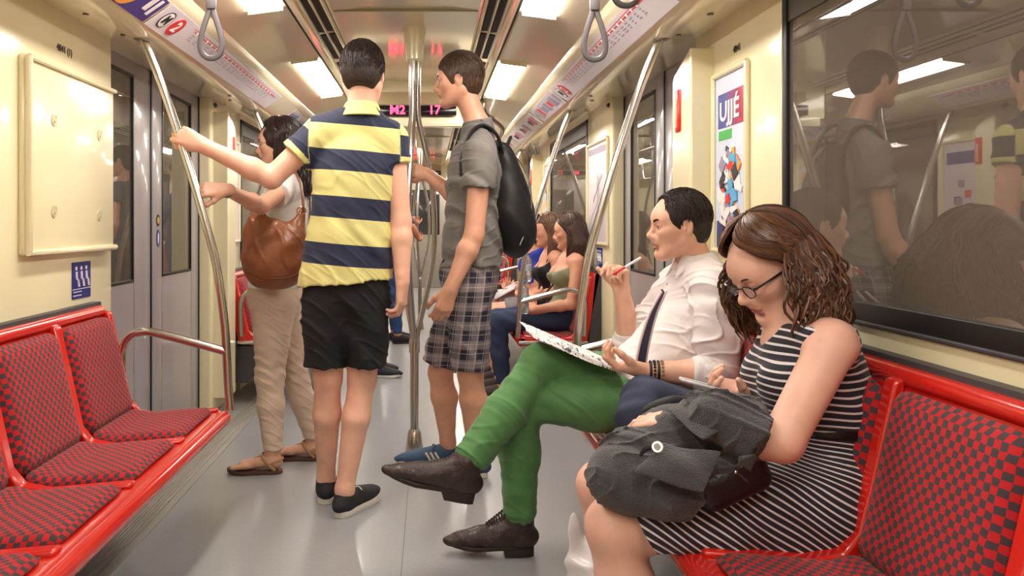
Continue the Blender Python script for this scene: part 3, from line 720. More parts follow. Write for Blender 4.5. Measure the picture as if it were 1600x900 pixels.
# posters on the left pillar beyond the doors and elsewhere (seen in the window's reflection)
for s, ya, yb, lab, c1, c2 in ((-1, 5.02, 5.36, 'poster with blue lettering on the left pillar beyond the doors', blue_p, red_p), (1, 7.2, 7.44, 'narrow poster on the distant right pillar', sky_p, orange_p), (-1, 7.2, 7.44, 'narrow poster on the distant left pillar', orange_p, blue_p)):
    t = stick(s, ya, yb, 1.04, 1.68, 'poster', lab, 'poster', lilac, th=.004); poster_frame(s, ya-.01, yb+.01, 1.03, 1.69, t)
    x0, x1 = sorted((sx(s, UW-.003), sx(s, UW-.006)))
    B = MB(); B.box((x0, ya+.03, 1.54), (x1, yb-.03, 1.62)); B.build('title_block', c1, t, smooth=False)
    for k in range(8):
        B = MB(); y = rnd.uniform(ya+.03, yb-.09); z = rnd.uniform(1.15, 1.45); B.box((x0, y, z), (x1+.0002*k*(1 if s < 0 else -1), y+.06, z+.05)); B.build('printed_block', [c1, c2, grey_p][k % 3], t, smooth=False)
# recess panel on the near jamb beyond the left doors
# detector buttons above the far jambs
for s in (-1, 1):
    B = MB(); B.ell((sx(s, UW-.0), 4.80, 1.865), (.012, .035, .014)); o = B.build('door_sensor', black, org=(sx(s, UW), 4.80, 1.865)); setp(o, 'small dark oval sensor above the %s door jamb' % ('left' if s < 0 else 'right'), 'sensor')
# far end door
t = struct(MB().box((CX-.42, Y1-.04, 0), (CX+.42, Y1, 1.95), .01), 'door_9', mat('end_door_grey', (150, 145, 140), .4))
B = MB(); B.box((CX-.28, Y1-.05, .95), (CX+.28, Y1-.035, 1.75), .01); B.build('glass_pane', mat('dark_pane', (50, 48, 50), .1), t)
# ============================================================ PEOPLE: shared anatomy
def skin_mat(name, rgb): return mat(name, rgb, .48, sss=.12, bump=.04, bscale=350, var=.05, vscale=25)
def nrm(v): return Vector(v).normalized()
def fr3(fwd, up=(0, 0, 1)):
    x = nrm(fwd); y = Vector(up).cross(x).normalized(); z = x.cross(y); return x, y, z      # forward, left, up
class Fr:
    def __init__(s, o, fwd, up=(0, 0, 1), sc=1.): s.o = Vector(o); s.x, s.y, s.z = fr3(fwd, up); s.s = sc; s.R = [tuple(s.x), tuple(s.y), tuple(s.z)]
    def p(s, x, y, z): return tuple(s.o+(s.x*x+s.y*y+s.z*z)*s.s)
    def v(s, x, y, z): return tuple(s.x*x+s.y*y+s.z*z)
    def M(s):
        m = Matrix((s.x, s.y, s.z)).transposed().to_4x4(); m.translation = s.o; return m @ Matrix.Scale(s.s, 4)
    def loc(s, P): return ((P-np.array(s.o))@np.array([s.x, s.y, s.z]).T)/s.s
def head(S, H, fem=False, jaw=1., nose=1., detail=True):
    k = H.s
    E = lambda c, r, kk=.02, mode='+', R=None: S.ell(H.p(*c), tuple(a*k for a in r), kk*k, R or H.R, mode)
    E((-.012, 0, .036), (.096, .074, .086)); E((.020, 0, .010), (.068, .068, .085), .03)
    E((.035, 0, -.045), (.050, .054, .062), .03)
    for q in (1, -1):
        S.cone(H.p(-.008, q*.050, -.045), H.p(.066, q*.016, -.098), .020*k*jaw, .016*k*jaw, .035*k)
        E((.055, q*.040, -.018), (.026, .024, .022), .025)
    E((.073, 0, -.098), (.017, .021, .015), .02)
    E((.068, 0, .030), (.022, .050, .026), .03)
    E((.074, 0, .018), (.015, .048, .008), .014)
    if detail:
        for q in (1, -1): E((.093, q*.032, .001), (.017, .020, .0115), .012, '-')
        for q in (1, -1): E((.0735, q*.032, .0015), (.0145, .0165, .0125), .004)
        for q in (1, -1): E((.0795, q*.033, .0070), (.010, .0165, .0045), .006)
        if not fem or detail == 2:
            for q in (1, -1): E((.094, q*.0325, -.0002), (.0115, .0125, .0050), .002, '-')
        S.cone(H.p(.084, 0, .012), H.p(.108*nose, 0, -.026), .0068*k, .0095*k, .012*k)
        E((.107*nose, 0, -.030), (.0115, .0105, .0095), .008)
        for q in (1, -1): E((.098*nose, q*.0115, -.034), (.0105, .0072, .0072), .006)
        E((.088, 0, -.050), (.012, .022, .012), .02)
        E((.0900, 0, -.0605), (.0085, .0225, .0045), .006); E((.0885, 0, -.0700), (.0085, .0190, .0052), .006)
        E((.1030, 0, -.0652), (.012, .026, .0012), .004, '-')
        E((.088, 0, -.0825), (.012, .016, .005), .008, '-')
    else:
        E((.100, 0, -.022), (.018, .012, .018), .015); E((.09, 0, -.062), (.008, .02, .010), .01)
    for q in (1, -1):
        c = (-.003, q*.0745, -.004)
        Re = [H.v(.94, -q*.25, .1), H.v(q*.25*q, .94*q*q, 0), H.v(-.12, 0, 1)]
        x = nrm(H.v(.93, -q*.32, .05)); y = nrm(Vector(H.v(-.1, 0, 1)).cross(x)); z = x.cross(y); Re = [tuple(x), tuple(y), tuple(z)]
        E(c, (.018, .0075, .031), .006, '+', Re)
        if detail: E((c[0]+.003, c[1]+q*.0085, c[2]+.004), (.011, .0065, .020), .003, '-', Re); E((c[0]-.004, c[1]+q*.004, c[2]-.016), (.012, .005, .012), .004, '-', Re) if False else None; E((c[0]+.012, c[1]+q*.002, c[2]-.006), (.005, .005, .008), .004, '+', Re)
def lips_matf(H):
    def f(P):
        L = H.loc(P); a = (L[:, 0] > .086) & ((L[:, 1]/.022)**2+((L[:, 2]+.0655)/.0100)**2 < 1)
        return a.astype(int)
    return f
def eyes(H, parent, iris=(70, 50, 35), closed=False, brow=(40, 28, 20), browth=.0035):
    if not closed:
        for q in (1, -1):
            c = H.p(.0765, q*.032, .0000); B = MB(); B.ell((0, 0, 0), (.0118*H.s,)*3, M=Matrix.Translation(c), seg=20); e = B.build('eye', EYEW, parent)
            B = MB(); d = Vector(H.v(1, q*.05, -.05)).normalized(); B.tube([Vector(c)+d*.0108*H.s, Vector(c)+d*.0122*H.s], .0050*H.s, 14); B.build('iris', mat('iris', iris, .1, coat=1), e)
    m = mat('eyebrow_hair', brow, .8)
    for q in (1, -1):
        B = MB(); B.tube([H.p(.0945, q*.014, .0195), H.p(.0945, q*.026, .0245), H.p(.088, q*.040, .0255), H.p(.076, q*.053, .018)], [browth*.9*H.s, browth*1.1*H.s, browth*H.s, browth*.3*H.s], 8, sub=4); B.build('eyebrow', m, parent)
EYEW = mat('eye_white', (225, 215, 208), .15, coat=1)
def hair_mat(name, rgb, hi=None):
    m = mat(name, rgb, .42, bump=.5, bscale=60, stretch=(6, 6, .6), spec=.4); nt = m.node_tree; b = nt.nodes['Principled BSDF']
    n = nt.nodes.new('ShaderNodeTexNoise'); n.inputs['Scale'].default_value = 40; n.inputs['Detail'].default_value = 4
    mp = [x for x in nt.nodes if x.type == 'MAPPING'][0]; nt.links.new(mp.outputs[0], n.inputs['Vector'])
    c = lin(rgb); nt.links.new(ramp2(nt, n.outputs['Fac'], tuple(x*.6 for x in c[:3])+(1,), lin(hi) if hi else tuple(x*1.5 for x in c[:3])+(1,), .35, .7), b.inputs['Base Color']); return m
def short_hair(H, parent, m, res=.003, line=(.078, .062), nape=-.055, side=.0, thick=.008, top=0., fore=((.105, 0, .030), (.034, .048, .044)), strands=420):
    """cap of short hair: follows the skull, hairline at the brow, round the ears, down to the nape"""
    S = SD(); k = H.s; t = thick
    S.ell(H.p(-.013, 0, .037), tuple(a*k for a in (.096+t, .074+t, .086+t+top)), .01, H.R)
    S.ell(H.p(.018, 0, .018), tuple(a*k for a in (.068+t*.5, .067+t*.8, .082+t)), .02, H.R)
    S.ell(H.p(-.045, 0, -.02), tuple(a*k for a in (.058, .064, .062)), .03, H.R)
    # face side removed: sloping plane through the hairline
    S.ell(H.p(.085, 0, -.030), tuple(a*k for a in (.070, .088, .088)), .006, H.R, '-')
    S.ell(H.p(*fore[0]), tuple(a*k for a in fore[1]), .010, H.R, '-')
    for q in (1, -1):
        S.ell(H.p(.002, q*.088, -.008), tuple(a*k for a in (.021, .028, .031)), .005, H.R, '-')
        S.ell(H.p(.012, q*.07, -.070), tuple(a*k for a in (.046, .034, .046)), .006, H.R, '-')
    S.cut(H.p(-.09, 0, nape), H.v(-.25, 0, -1), .006)
    o = S.mesh('hair', m, res*RQ, parent)
    if strands:
        rnd = random.Random(11); B = MB(); c0 = np.array((-.013, 0, .037)); r0 = np.array((.098+t, .076+t, .088+t+top))
        def proj(v): v = v/np.linalg.norm(v); return c0+v*r0*1.0
        for i in range(strands*4):
            v = np.array([rnd.gauss(0, 1), rnd.gauss(0, 1), rnd.gauss(0.2, 1)]); v /= np.linalg.norm(v)
            cr = np.array((.45, 0, .9)); tg = v*v.dot(cr)-cr; tg += np.array((rnd.gauss(0, .25), rnd.gauss(0, .25), 0)); tg -= v*v.dot(tg); tg /= np.linalg.norm(tg)+1e-6
            pts = [H.p(*proj(v+tg*a)) for a in (0, .09, .18, .27)]
            d = S.ev(np.array([pts[0], pts[3]], dtype=np.float32))
            if (d > .006).any() or (d < -.012).any(): continue
            pts[3] = tuple(Vector(pts[3])+(Vector(pts[3])-H.o).normalized()*.0025)
            B.tube(pts, [.0011, .0017, .0015, .0004], 4, sub=1)
        if len(B.bm.verts): B.build('hair_strands', m, o)
        else: B.bm.free()
    return o
def locks(parent, m, paths, r=.006, n=7, name='hair_lock'):
    B = MB()
    for p in paths:
        q = len(p); rr = [r*(.55 if i == 0 else (1 if i < q-2 else (.7 if i == q-2 else .15))) for i in range(q)]
        B.tube(p, rr, n, sub=3)
    return B
def lock_mat(name, lo, hi):
    m = mat(name, lo, .38, spec=.45); nt = m.node_tree; g = nt.nodes.new('ShaderNodeNewGeometry')
    nt.links.new(ramp2(nt, g.outputs['Random Per Island'], lin(lo), lin(hi), 0, 1), nt.nodes['Principled BSDF'].inputs['Base Color']); return m
def long_locks(H, parent, m, n, ln, wave=.007, r=(.0022, .0042), rad=(.112, .094, .098), c=(-.012, 0, .046), seed=1, a_side=(82, 104), a_min=14, drift=(0, 0, 0), taper=.35, spread=.02, sweep=1.1):
    """locks combed from the parting over the skull, then falling"""
    rnd = random.Random(seed); B = MB(); dv = Vector(drift)
    for i in range(n):
        s = 1 if rnd.random() < .5 else -1; a0 = rnd.uniform(a_min, 178); a1 = max(a0, rnd.uniform(*a_side)); k = rnd.uniform(.985, 1.045); part = rnd.uniform(3, 38); pts = []
        thm = rnd.uniform(86, 104); nn = 6
        for j in range(nn+1):
            t = j/nn; th = math.radians(part+(thm-part)*t); a = math.radians(a0+(a1-a0)*t**sweep)
            pts.append(Vector(H.p(c[0]+math.sin(th)*math.cos(a)*rad[0]*k, s*math.sin(th)*math.sin(a)*rad[1]*k, c[2]+math.cos(th)*rad[2]*k)))
        p = pts[-1]; out = (p-Vector(H.p(c[0], 0, 0))); out.z = 0; out.normalize(); tg = out.cross(Vector((0, 0, 1))); L = ln*rnd.uniform(.62, 1.05); ph = rnd.uniform(0, 6.3); w = wave*rnd.uniform(.5, 1.4); m_ = 8
        for j in range(1, m_+1):
            t = j/m_; pts.append(p+Vector((0, 0, -L*t))+out*(spread*math.sin(t*2.6)*rnd.uniform(.8, 1.2)+w*.8*math.cos(ph+t*9)*t)+tg*w*math.sin(ph+t*9)*(.4+t)+dv*t*t)
        q = len(pts); R = rnd.uniform(*r); B.tube(pts, [R*.5]+[R]*(q-3)+[R*.8, R*taper*.4], 5, sub=2)
    return B.build('hair_locks', m, parent)
def arm(S, sh, el, wr, r=(.050, .041, .040, .027), k=.02, fl=None):
    sh, el, wr = Vector(sh), Vector(el), Vector(wr)
    S.cone(tuple(sh), tuple(el), r[0], r[1], .035)
    m = el.lerp(wr, .28); S.cone(tuple(el), tuple(m), r[1]*.93, r[2]*1.03, k); S.cone(tuple(m), tuple(wr), r[2]*1.03, r[3], k)
def leg(S, hip, kn, an, r=(.088, .056, .056, .036), k=.02, back=None, cut_=None):
    hip, kn, an = Vector(hip), Vector(kn), Vector(an)
    S.cone(tuple(hip), tuple(kn), r[0], r[1], .03)
    m = kn.lerp(an, .33)
    if back is not None:
        S.cone(tuple(kn), tuple(m), r[1]*.93, r[2]*.93, k); S.cone(tuple(m), tuple(an), r[2]*.93, r[3], k)
        b = Vector(back).normalized(); S.cone(tuple(kn.lerp(an, .12)+b*.012), tuple(kn.lerp(an, .36)+b*.020), r[2]*.62, r[2]*.80, .02); S.cone(tuple(kn.lerp(an, .36)+b*.020), tuple(kn.lerp(an, .75)+b*.008), r[2]*.80, r[3]*.85, .02)
    else: S.cone(tuple(kn), tuple(m), r[1]*.95, r[2], k); S.cone(tuple(m), tuple(an), r[2], r[3], k)
def torso(S, T, g=0., k=.05, fem=False, neck=True, parts='psc'):
    """T: pelvis, waist, chest, neck (points), sl, sr, hl, hr, wp/ww/wc half widths, dp/dw/dc half depths"""
    rt = (Vector(T['sl'])-Vector(T['sr'])).normalized(); rp = (Vector(T['hl'])-Vector(T['hr'])).normalized()
    def fm(a, b, r):
        z = (Vector(b)-Vector(a)).normalized(); y = (r-z*z.dot(r)).normalized(); x = y.cross(z); return [tuple(x), tuple(y), tuple(z)]
    Rp = fm(T['pelvis'], T['waist'], rp); Rc = fm(T['waist'], T['neck'], rt)
    Rw = fm(T['pelvis'], T['chest'], (rt+rp))
    if 'p' in parts: S.ell(T['pelvis'], (T['dp']+g, T['wp']+g, .115+g), k, Rp)
    if 's' in parts: S.ell(T['waist'], (T['dw']+g, T['ww']+g, .15+g), k, Rw)
    if 'c' in parts:
        S.ell(T['chest'], (T['dc']+g, T['wc']+g, .175+g), k, Rc)
        a, b = Vector(T['sl']), Vector(T['sr']); nk = Vector(T['neck'])
        for q in (a, b):
            i = q.lerp((a+b)/2, .15); S.cone(tuple(i), tuple((a+b)/2+(nk-(a+b)/2)*.35), T.get('rs', .052)+g, .055+g, .03)
            S.cone(tuple(i+Vector((0, 0, .0))), tuple(nk), T.get('rs', .052)*.8+g, .045+g, .04)
    if neck:
        S.cone(T['neck'], T['skull'], T.get('rn', .056)+g*.4, T.get('rn', .056)*.93+g*.4, .025)
    if fem and 'c' in parts:
        x = Vector(Rc[0]); y = Vector(Rc[1]); z = Vector(Rc[2])
        if T.get('fwd') and x.dot(Vector(T['fwd'])) < 0: x = -x
        for q in (1, -1): S.ell(tuple(Vector(T['chest'])+x*(T['dc']*.62)+y*q*.075+z*T.get('bz', .0)), (.062+g, .062+g, .062+g), .035)
def hand(S, wr, d, n, th, sc=1., curl=(20, 25, 20), tcurl=20, tang=45, spread=6, tout=.0, curls=None, kk=.004):
    """wr wrist point, d towards fingertips, n palm side (fingers curl to it), th: +1/-1 side of the thumb along d x n"""
    d = nrm(d); n = Vector(n); n = (n-d*n.dot(d)).normalized(); y = d.cross(n)*th; w = Vector(wr)
    P = lambda a, b, c: w+(d*a+y*b+n*c)*sc
    tips = []
    ys = (.028, .0095, -.009, -.0265); ln = ((.042, .026, .021), (.046, .030, .022), (.043, .028, .021), (.034, .021, .019)); L0 = (.086, .090, .086, .078)
    S.cone(tuple(P(-.02, 0, 0)), tuple(P(.02, .0, 0)), .0265*sc, .026*sc, .015, flat=tuple(n), fs=.72)
    for i in range(4):
        S.cone(tuple(P(.012, ys[i]*.55, 0)), tuple(P(L0[i], ys[i], 0)), .0165*sc, .0112*sc, .012*sc)
    S.ell(tuple(P(.055, .0, .008)), tuple(a*sc for a in (.036, .034, .012)), .012, [tuple(d), tuple(y), tuple(n)])
    S.ell(tuple(P(.032, .020, .010)), tuple(a*sc for a in (.028, .018, .016)), .012, [tuple(d), tuple(y), tuple(n)])
    for i in range(4):
        cu = curls[i] if curls else curl; a = 0; sp = math.radians((1.3-i)*spread*.6)
        p = P(L0[i], ys[i], 0); pr = [tuple(p)]; rr = [.0100]
        for j in range(3):
            a += math.radians(cu[j]); v = (d*math.cos(sp)+y*math.sin(sp))*math.cos(a)+n*math.sin(a); p = p+v*ln[i][j]*sc; pr.append(tuple(p)); rr.append((.0092, .0083, .0070)[j])
        sf = .92 if i == 3 else 1
        S.chain(pr, [r*sc*sf for r in rr], kk); tips.append(Vector(pr[-1]))
    ta = math.radians(tang); v = (d*math.cos(ta)+y*math.sin(ta)+n*(.35+tout)).normalized(); p = P(.022, .020, .006); pr = [tuple(p)]
    pts = [(.042, 0), (.032, tcurl), (.026, tcurl*1.3)]; a = 0
    for l, c in pts:
        a += math.radians(c); vv = (v*math.cos(a)+(d*.6-y*.5+n*.5).normalized()*math.sin(a)).normalized(); p = p+vv*l*sc; pr.append(tuple(p))
    S.chain(pr, [.0165*sc, .0122*sc, .0105*sc, .0082*sc], .008*sc)
    return tips
OUT = [(0, .0), (.004, .018), (.018, .030), (.05, .036), (.10, .035), (.15, .040), (.20, .047), (.24, .044), (.27, .034), (.288, .020), (.295, 0)]
def sole_mesh(F, L, z0, z1, w=1., nm='sole', m=None, parent=None, point=0, heel=0):
    k = L/.295; B = MB()
    pts = [(x*k, y*w*(1-point*max(0, (x-.2)/.095)*.45)) for x, y in OUT]; pts = pts+[(x, -y) for x, y in pts[::-1][1:-1]]
    def lift(x): return .012*max(0, (x/k-.2)/.095)**2
    rings = [[F.p(x*s_+(1-s_)*.1, y*s_, z+lift(x)) for x, y in pts] for z, s_ in ((z0, .97), (z0+.002, 1.), (z1-.002, 1.), (z1, .97))]
    B.loft(rings)
    if heel:
        hp = [(x, y) for x, y in pts if x < .105*k]; hp = sorted(hp, key=lambda p: math.atan2(p[1], p[0]-.045)); hp = [(x*1.0, y*.98) for x, y in hp]
        B.loft([[F.p(x, y, z0-heel) for x, y in hp], [F.p(x, y, z0+.003) for x, y in hp]])
    return B.build(nm, m, parent)
def shoe(parent, heel_pt, fwd, L=.29, up=(0, 0, 1), upper=None, sole=None, lace=None, style='sneaker', ankle=None, shin=None, lz=(.067, .042), res=.004, w=1., solez=.02, name='shoe'):
    F = Fr(heel_pt, fwd, up); k = L/.295; S = SD(); z = solez+(.025 if style == 'boot' else 0); hz = .025 if style == 'boot' else 0
    sole_mesh(F, L, hz, z, w*1.02, name+'_sole', sole, parent, point=(.9 if style == 'boot' else 0), heel=hz)
    q = [(.045*k, .036, .037), (.10*k, .036, .036), (.16*k, .040, .032), (.205*k, .041, .026), (.245*k, .034, .020)] if style != 'boot' else [(.045*k, .037, .042), (.10*k, .037, .046), (.15*k, .038, .041), (.20*k, .038, .032), (.245*k, .028, .022)]
    for (x, r, h) in q: S.ell(F.p(x, 0, z+h*.55), (.062*k, r*w, h), .03, F.R)
    if style == 'boot': S.ell(F.p(.272*k, 0, z+.008), (.028, .016, .012), .02, F.R)
    if style == 'boot': S.cone(F.p(.045*k, 0, z+.02), tuple(ankle), .038, .042, .03); S.cone(tuple(ankle), tuple(Vector(ankle)+(Vector(shin)-Vector(ankle)).normalized()*.05), .043, .047, .02, capb=True); S.cone(F.p(.12*k, 0, z+.035), tuple(ankle), .036, .040, .025)
    else: S.cone(F.p(.045*k, 0, z+.025), F.p(.052*k, 0, z+.048), .037*w, .038*w, .02, capb=True)
    S.cone(F.p(.06*k, 0, z+.05), F.p(.16*k, 0, z+.025), .034*w, .030*w, .02)
    if style != 'boot': S.cone(F.p(.05*k, 0, z+.048), F.p(.05*k, 0, z+.1), .031*w, .034*w, .004, mode='-')
    S.cut(F.p(0, 0, z-.004), F.v(0, 0, -1), .002)
    if style == 'boot': S.disp(folds(F.v(90, 0, 60), F.v(20, 35, 0), .0012))
    S.mesh(name+'_upper', upper, res*RQ, parent)
    if lace:
        B = MB()
        nl = 5 if style != 'boot' else 7
        for i in range(nl):
            t = i/(nl-1)
            if style == 'boot': x, zz = (.158-.052*t)*k, z+lz[0]+lz[1]*t
            else: x, zz = (.175-.075*t)*k, z+.040+.022*t
            for q in ((-1, 1) if i % 2 else (1, -1)):
                B.tube([F.p(x-.006, -q*.020, zz-.006), F.p(x+.002, 0, zz+.006), F.p(x+.004, q*.020, zz-.008)], .0026 if style != 'boot' else .0019, 6, sub=3)
        if style != 'boot': B.tube([F.p(.10*k, 0, zz), F.p(.12*k, .02, zz+.010), F.p(.13*k, .036, zz-.004)], .0026, 6, sub=3); B.tube([F.p(.10*k, 0, zz), F.p(.12*k, -.02, zz+.008), F.p(.125*k, -.036, zz-.006)], .0026, 6, sub=3)
        B.build('laces', lace, parent)
    return F
def bare_foot(S, an, fwd, heel_pt, L=.24, sc=1.):
    F = Fr(heel_pt, fwd)
    S.cone(tuple(an), F.p(.05, 0, .045), .034, .032, .02)
    S.ell(F.p(.035, 0, .035), (.036, .029, .030), .015, F.R); S.cone(F.p(.05, 0, .045), F.p(.17, .0, .024), .034, .026, .02, flat=(0, 0, 1), fs=.85)
    S.ell(F.p(.165, 0, .024), (.035, .040, .016), .015, F.R)
    for i, y in enumerate((.026, .010, -.004, -.017, -.029)):
        l = (.050, .046, .040, .033, .026)[i]; S.cone(F.p(.185-.004*i, y, .020), F.p(.185-.004*i+l*.8, y*1.1, .016), .0115 if i == 0 else .0085, .010 if i == 0 else .0070, .005)
    return F
def person(name, label, loc): return thing('person', label, 'person', (loc[0], loc[1], 0))
def arclen(P, poly):
    """arclength of the nearest point on a polyline, with the ends extended"""
    poly = [np.array(p, dtype=float) for p in poly]; best = np.full(len(P), 1e9); out = np.zeros(len(P)); L = 0; wsum = np.zeros(len(P)); vs = np.zeros(len(P))
    n = len(poly)-1
    for i in range(n):
        a, b = poly[i], poly[i+1]; d = b-a; l = np.linalg.norm(d); t = ((P-a)@d)/(l*l)
        lo = -9 if i == 0 else 0; hi = 9 if i == n-1 else 1
        tc = np.clip(t, lo, hi); e = np.sqrt((((P-a)-np.clip(t, lo, hi)[:, None]*d)**2).sum(1)); w = 1/(e+.004)**5
        wsum += w; vs += w*(L+tc*l); L += l
    return vs/wsum
# ============================================================ A: man in the striped polo shirt
YA = 3.17
def person_A():
    root = person('A', 'young man seen from behind in a yellow and navy striped polo shirt and black shorts', (-.33, YA))
    sk = skin_mat('fair_skin', (232, 180, 156)); A = lambda x, y, dy=0.: tuple(at(x, y, YA+dy))
    H = Fr(A(567, 119, .01), (.12, 1, -.12), sc=1.05)
    T = dict(pelvis=A(541, 452), waist=A(548, 370), chest=A(556, 272), neck=A(565, 174), skull=H.p(-.02, 0, -.05), sl=A(502, 207), sr=A(612, 218), hl=A(512, 470), hr=A(570, 472), wp=.165, ww=.145, wc=.155, dp=.105, dw=.09, dc=.10, rs=.050, rn=.055)
    el, wl = tuple(at(424, 278, YA-.04)), Vector(at(316, 227, 3.06)); er, wr = A(626, 345, -.01), A(629, 440, -.05)
    B = SD(); torso(B, T); head(B, H)
    arm(B, T['sl'], el, tuple(wl), (.052, .043, .041, .028)); arm(B, T['sr'], er, wr, (.052, .042, .041, .028))
    # shin and foot
    kl, kr = A(512, 592, .02), A(566, 592, .02); hl_, hr_ = Vector((-.425, 3.24, 0)), Vector((-.362, 3.09, 0))
    dl, dr = Vector((-.12, 1, 0)).normalized(), Vector((.48, .88, 0)).normalized()
    al, ar = hl_+dl*.052+Vector((0, 0, .10)), hr_+dr*.052+Vector((0, 0, .10))
    leg(B, T['hl'], kl, tuple(al), (.092, .057, .058, .036), back=(0, -1, 0)); leg(B, T['hr'], kr, tuple(ar), (.092, .057, .058, .036), back=(0, -1, 0))
    for a, h, d in ((al, hl_, dl), (ar, hr_, dr)): B.cone(tuple(a), tuple(h+d*.05+Vector((0, 0, .045))), .036, .033, .02); B.cone(tuple(h+d*.05+Vector((0, 0, .045))), tuple(h+d*.18+Vector((0, 0, .04))), .030, .022, .02)
    # hands: left grips the slanting pole, right hangs
    u_ = .863; pole = Vector((sx(-1, .866), 3.06, 1.502)); pd = Vector((-.29, 0, .95)).normalized()
    hd = (pole-Vector(wl)).normalized()
    hand(B, tuple(wl), (hd+Vector((0, -.25, 0))).normalized(), (-.1, .95, -.05), 1, 1.0, curls=[(55, 75, 50), (60, 78, 50), (64, 78, 52), (68, 78, 55)], tcurl=35, tang=35)
    hand(B, wr, (-.02, .05, -1), (-.9, .3, 0), 1, 1.0, curl=(25, 45, 35), tang=35, tcurl=20)
    B.mesh('body', [sk, mat('lip', (205, 130, 118), .4)], .0042*RQ, root, matf=lips_matf(H))
    short_hair(H, root, hair_mat('dark_brown_short_hair', (30, 20, 16), (60, 40, 30)), nape=-.052, thick=.009, top=.004)
    # polo shirt
    navy, yel = (32, 38, 66), (220, 212, 140)
    G = SD(); Tg = dict(T); torso(G, T, .014, neck=False, fem=False, k=.06)
    G.cone(A(553, 290), A(540, 440), .152, .182, .04, flat=(0, 1, 0), fs=.76)
    sle = Vector(T['sl']).lerp(Vector(el), .52); sre = Vector(T['sr']).lerp(Vector(er), .31)
    for s_, e_, r1 in ((T['sl'], sle, .072), (T['sr'], sre, .066)):
        q = SD(); q.cone(s_, tuple(e_), .067, r1, .03, capb=True); G.group(q, .035)
    G.cut(A(541, 441), (.10, 0, -1), .006); G.cut(tuple(Vector(T['neck'])+Vector((0, 0, .012))), (0, .1, 1), .01)
    f1 = folds((38, 0, 12), (9, 0, 14), .0035); G.disp(lambda P: f1(P)*np.clip((1.42-P[:, 2])/.25, .15, 1).astype(np.float32)); G.disp(folds((20, 15, 60), (25, 0, 10), .0012, 1.)); G.disp(creases((30, 10, 14), (6, 8, 16), .005)); G.disp(creases((22, 10, 40), (14, 8, 10), .003, .25, 2.))
    dL = (np.array(el)-np.array(T['sl'])); dL /= np.linalg.norm(dL); dR = (np.array(er)-np.array(T['sr'])); dR /= np.linalg.norm(dR)
    def st(P):
        v = (P[:, 2]-.985+.085*(P[:, 0]+.33))/.184
        for d, e, s0, lim in ((dL, np.array(sle), np.array(T['sl']), .015), (dR, np.array(sre), np.array(T['sr']), .03)):
            t = (e-P)@d; tt = (P-s0)@d; side = ((P[:, 0] < s0[0]-.038) & (P[:, 2] > 1.385) & (tt > .0) if d is dL else (P[:, 0] > s0[0]+.036)) & (P[:, 2] > 1.2)
            v = np.where(side, np.where(t < .022, .7, np.where(t < .105, .2, .7)), v)
        return v
    sh = G.mesh('polo_shirt', st_mat('striped_polo', [(0, navy), (.455, yel)], 1, bump=.1, bscale=160), .0042*RQ, root, st=st)
    C = SD(); nb = Vector(T['neck']); C.cone(tuple(nb+Vector((0, -.004, -.028))), tuple(nb+Vector((0, .0, .032))), .092, .064, .01, capa=True, capb=True)
    C.mesh('collar', mat('yellow_collar', yel, .85, bump=.2, bscale=150), .004*RQ, root)
    # shorts
    K = SD(); K.ell(tuple(Vector(T['pelvis'])), (.172, .118, .15), .03); K.cone(A(541, 480), A(541, 500), .14, .12, .03, flat=(0, 1, 0), fs=.7)
    hemL, hemR = A(507, 572, .0), A(574, 572, .0)
    K.cone(A(511, 475), hemL, .098, .083, .03, capb=True); K.cone(A(571, 475), hemR, .098, .080, .02, capb=True)
    K.cone(A(541, 440), A(541, 452), .15, .15, .02, flat=(0, 1, 0), fs=.72)
    K.cut(A(541, 433), (.05, 0, 1), .006); K.disp(folds((25, 0, 30), (14, 8, 5), .004)); K.disp(creases((24, 12, 26), (10, 12, 12), .006)); K.disp(creases((10, 16, 48), (18, 6, 10), .004, .3, 2.))
    K.mesh('shorts', mat('black_cotton', (24, 24, 27), .85, bump=.15, bscale=200), .0045*RQ, root)
    bk, wh = mat('black_canvas', (34, 34, 38), .8, bump=.2, bscale=500), mat('white_rubber', (220, 212, 205), .5)
    for h, d in ((hl_, dl), (hr_, dr)): shoe(root, tuple(h), d, .285, upper=bk, sole=wh, lace=mat('white_lace', (230, 225, 220), .8), solez=.026)
person_A()
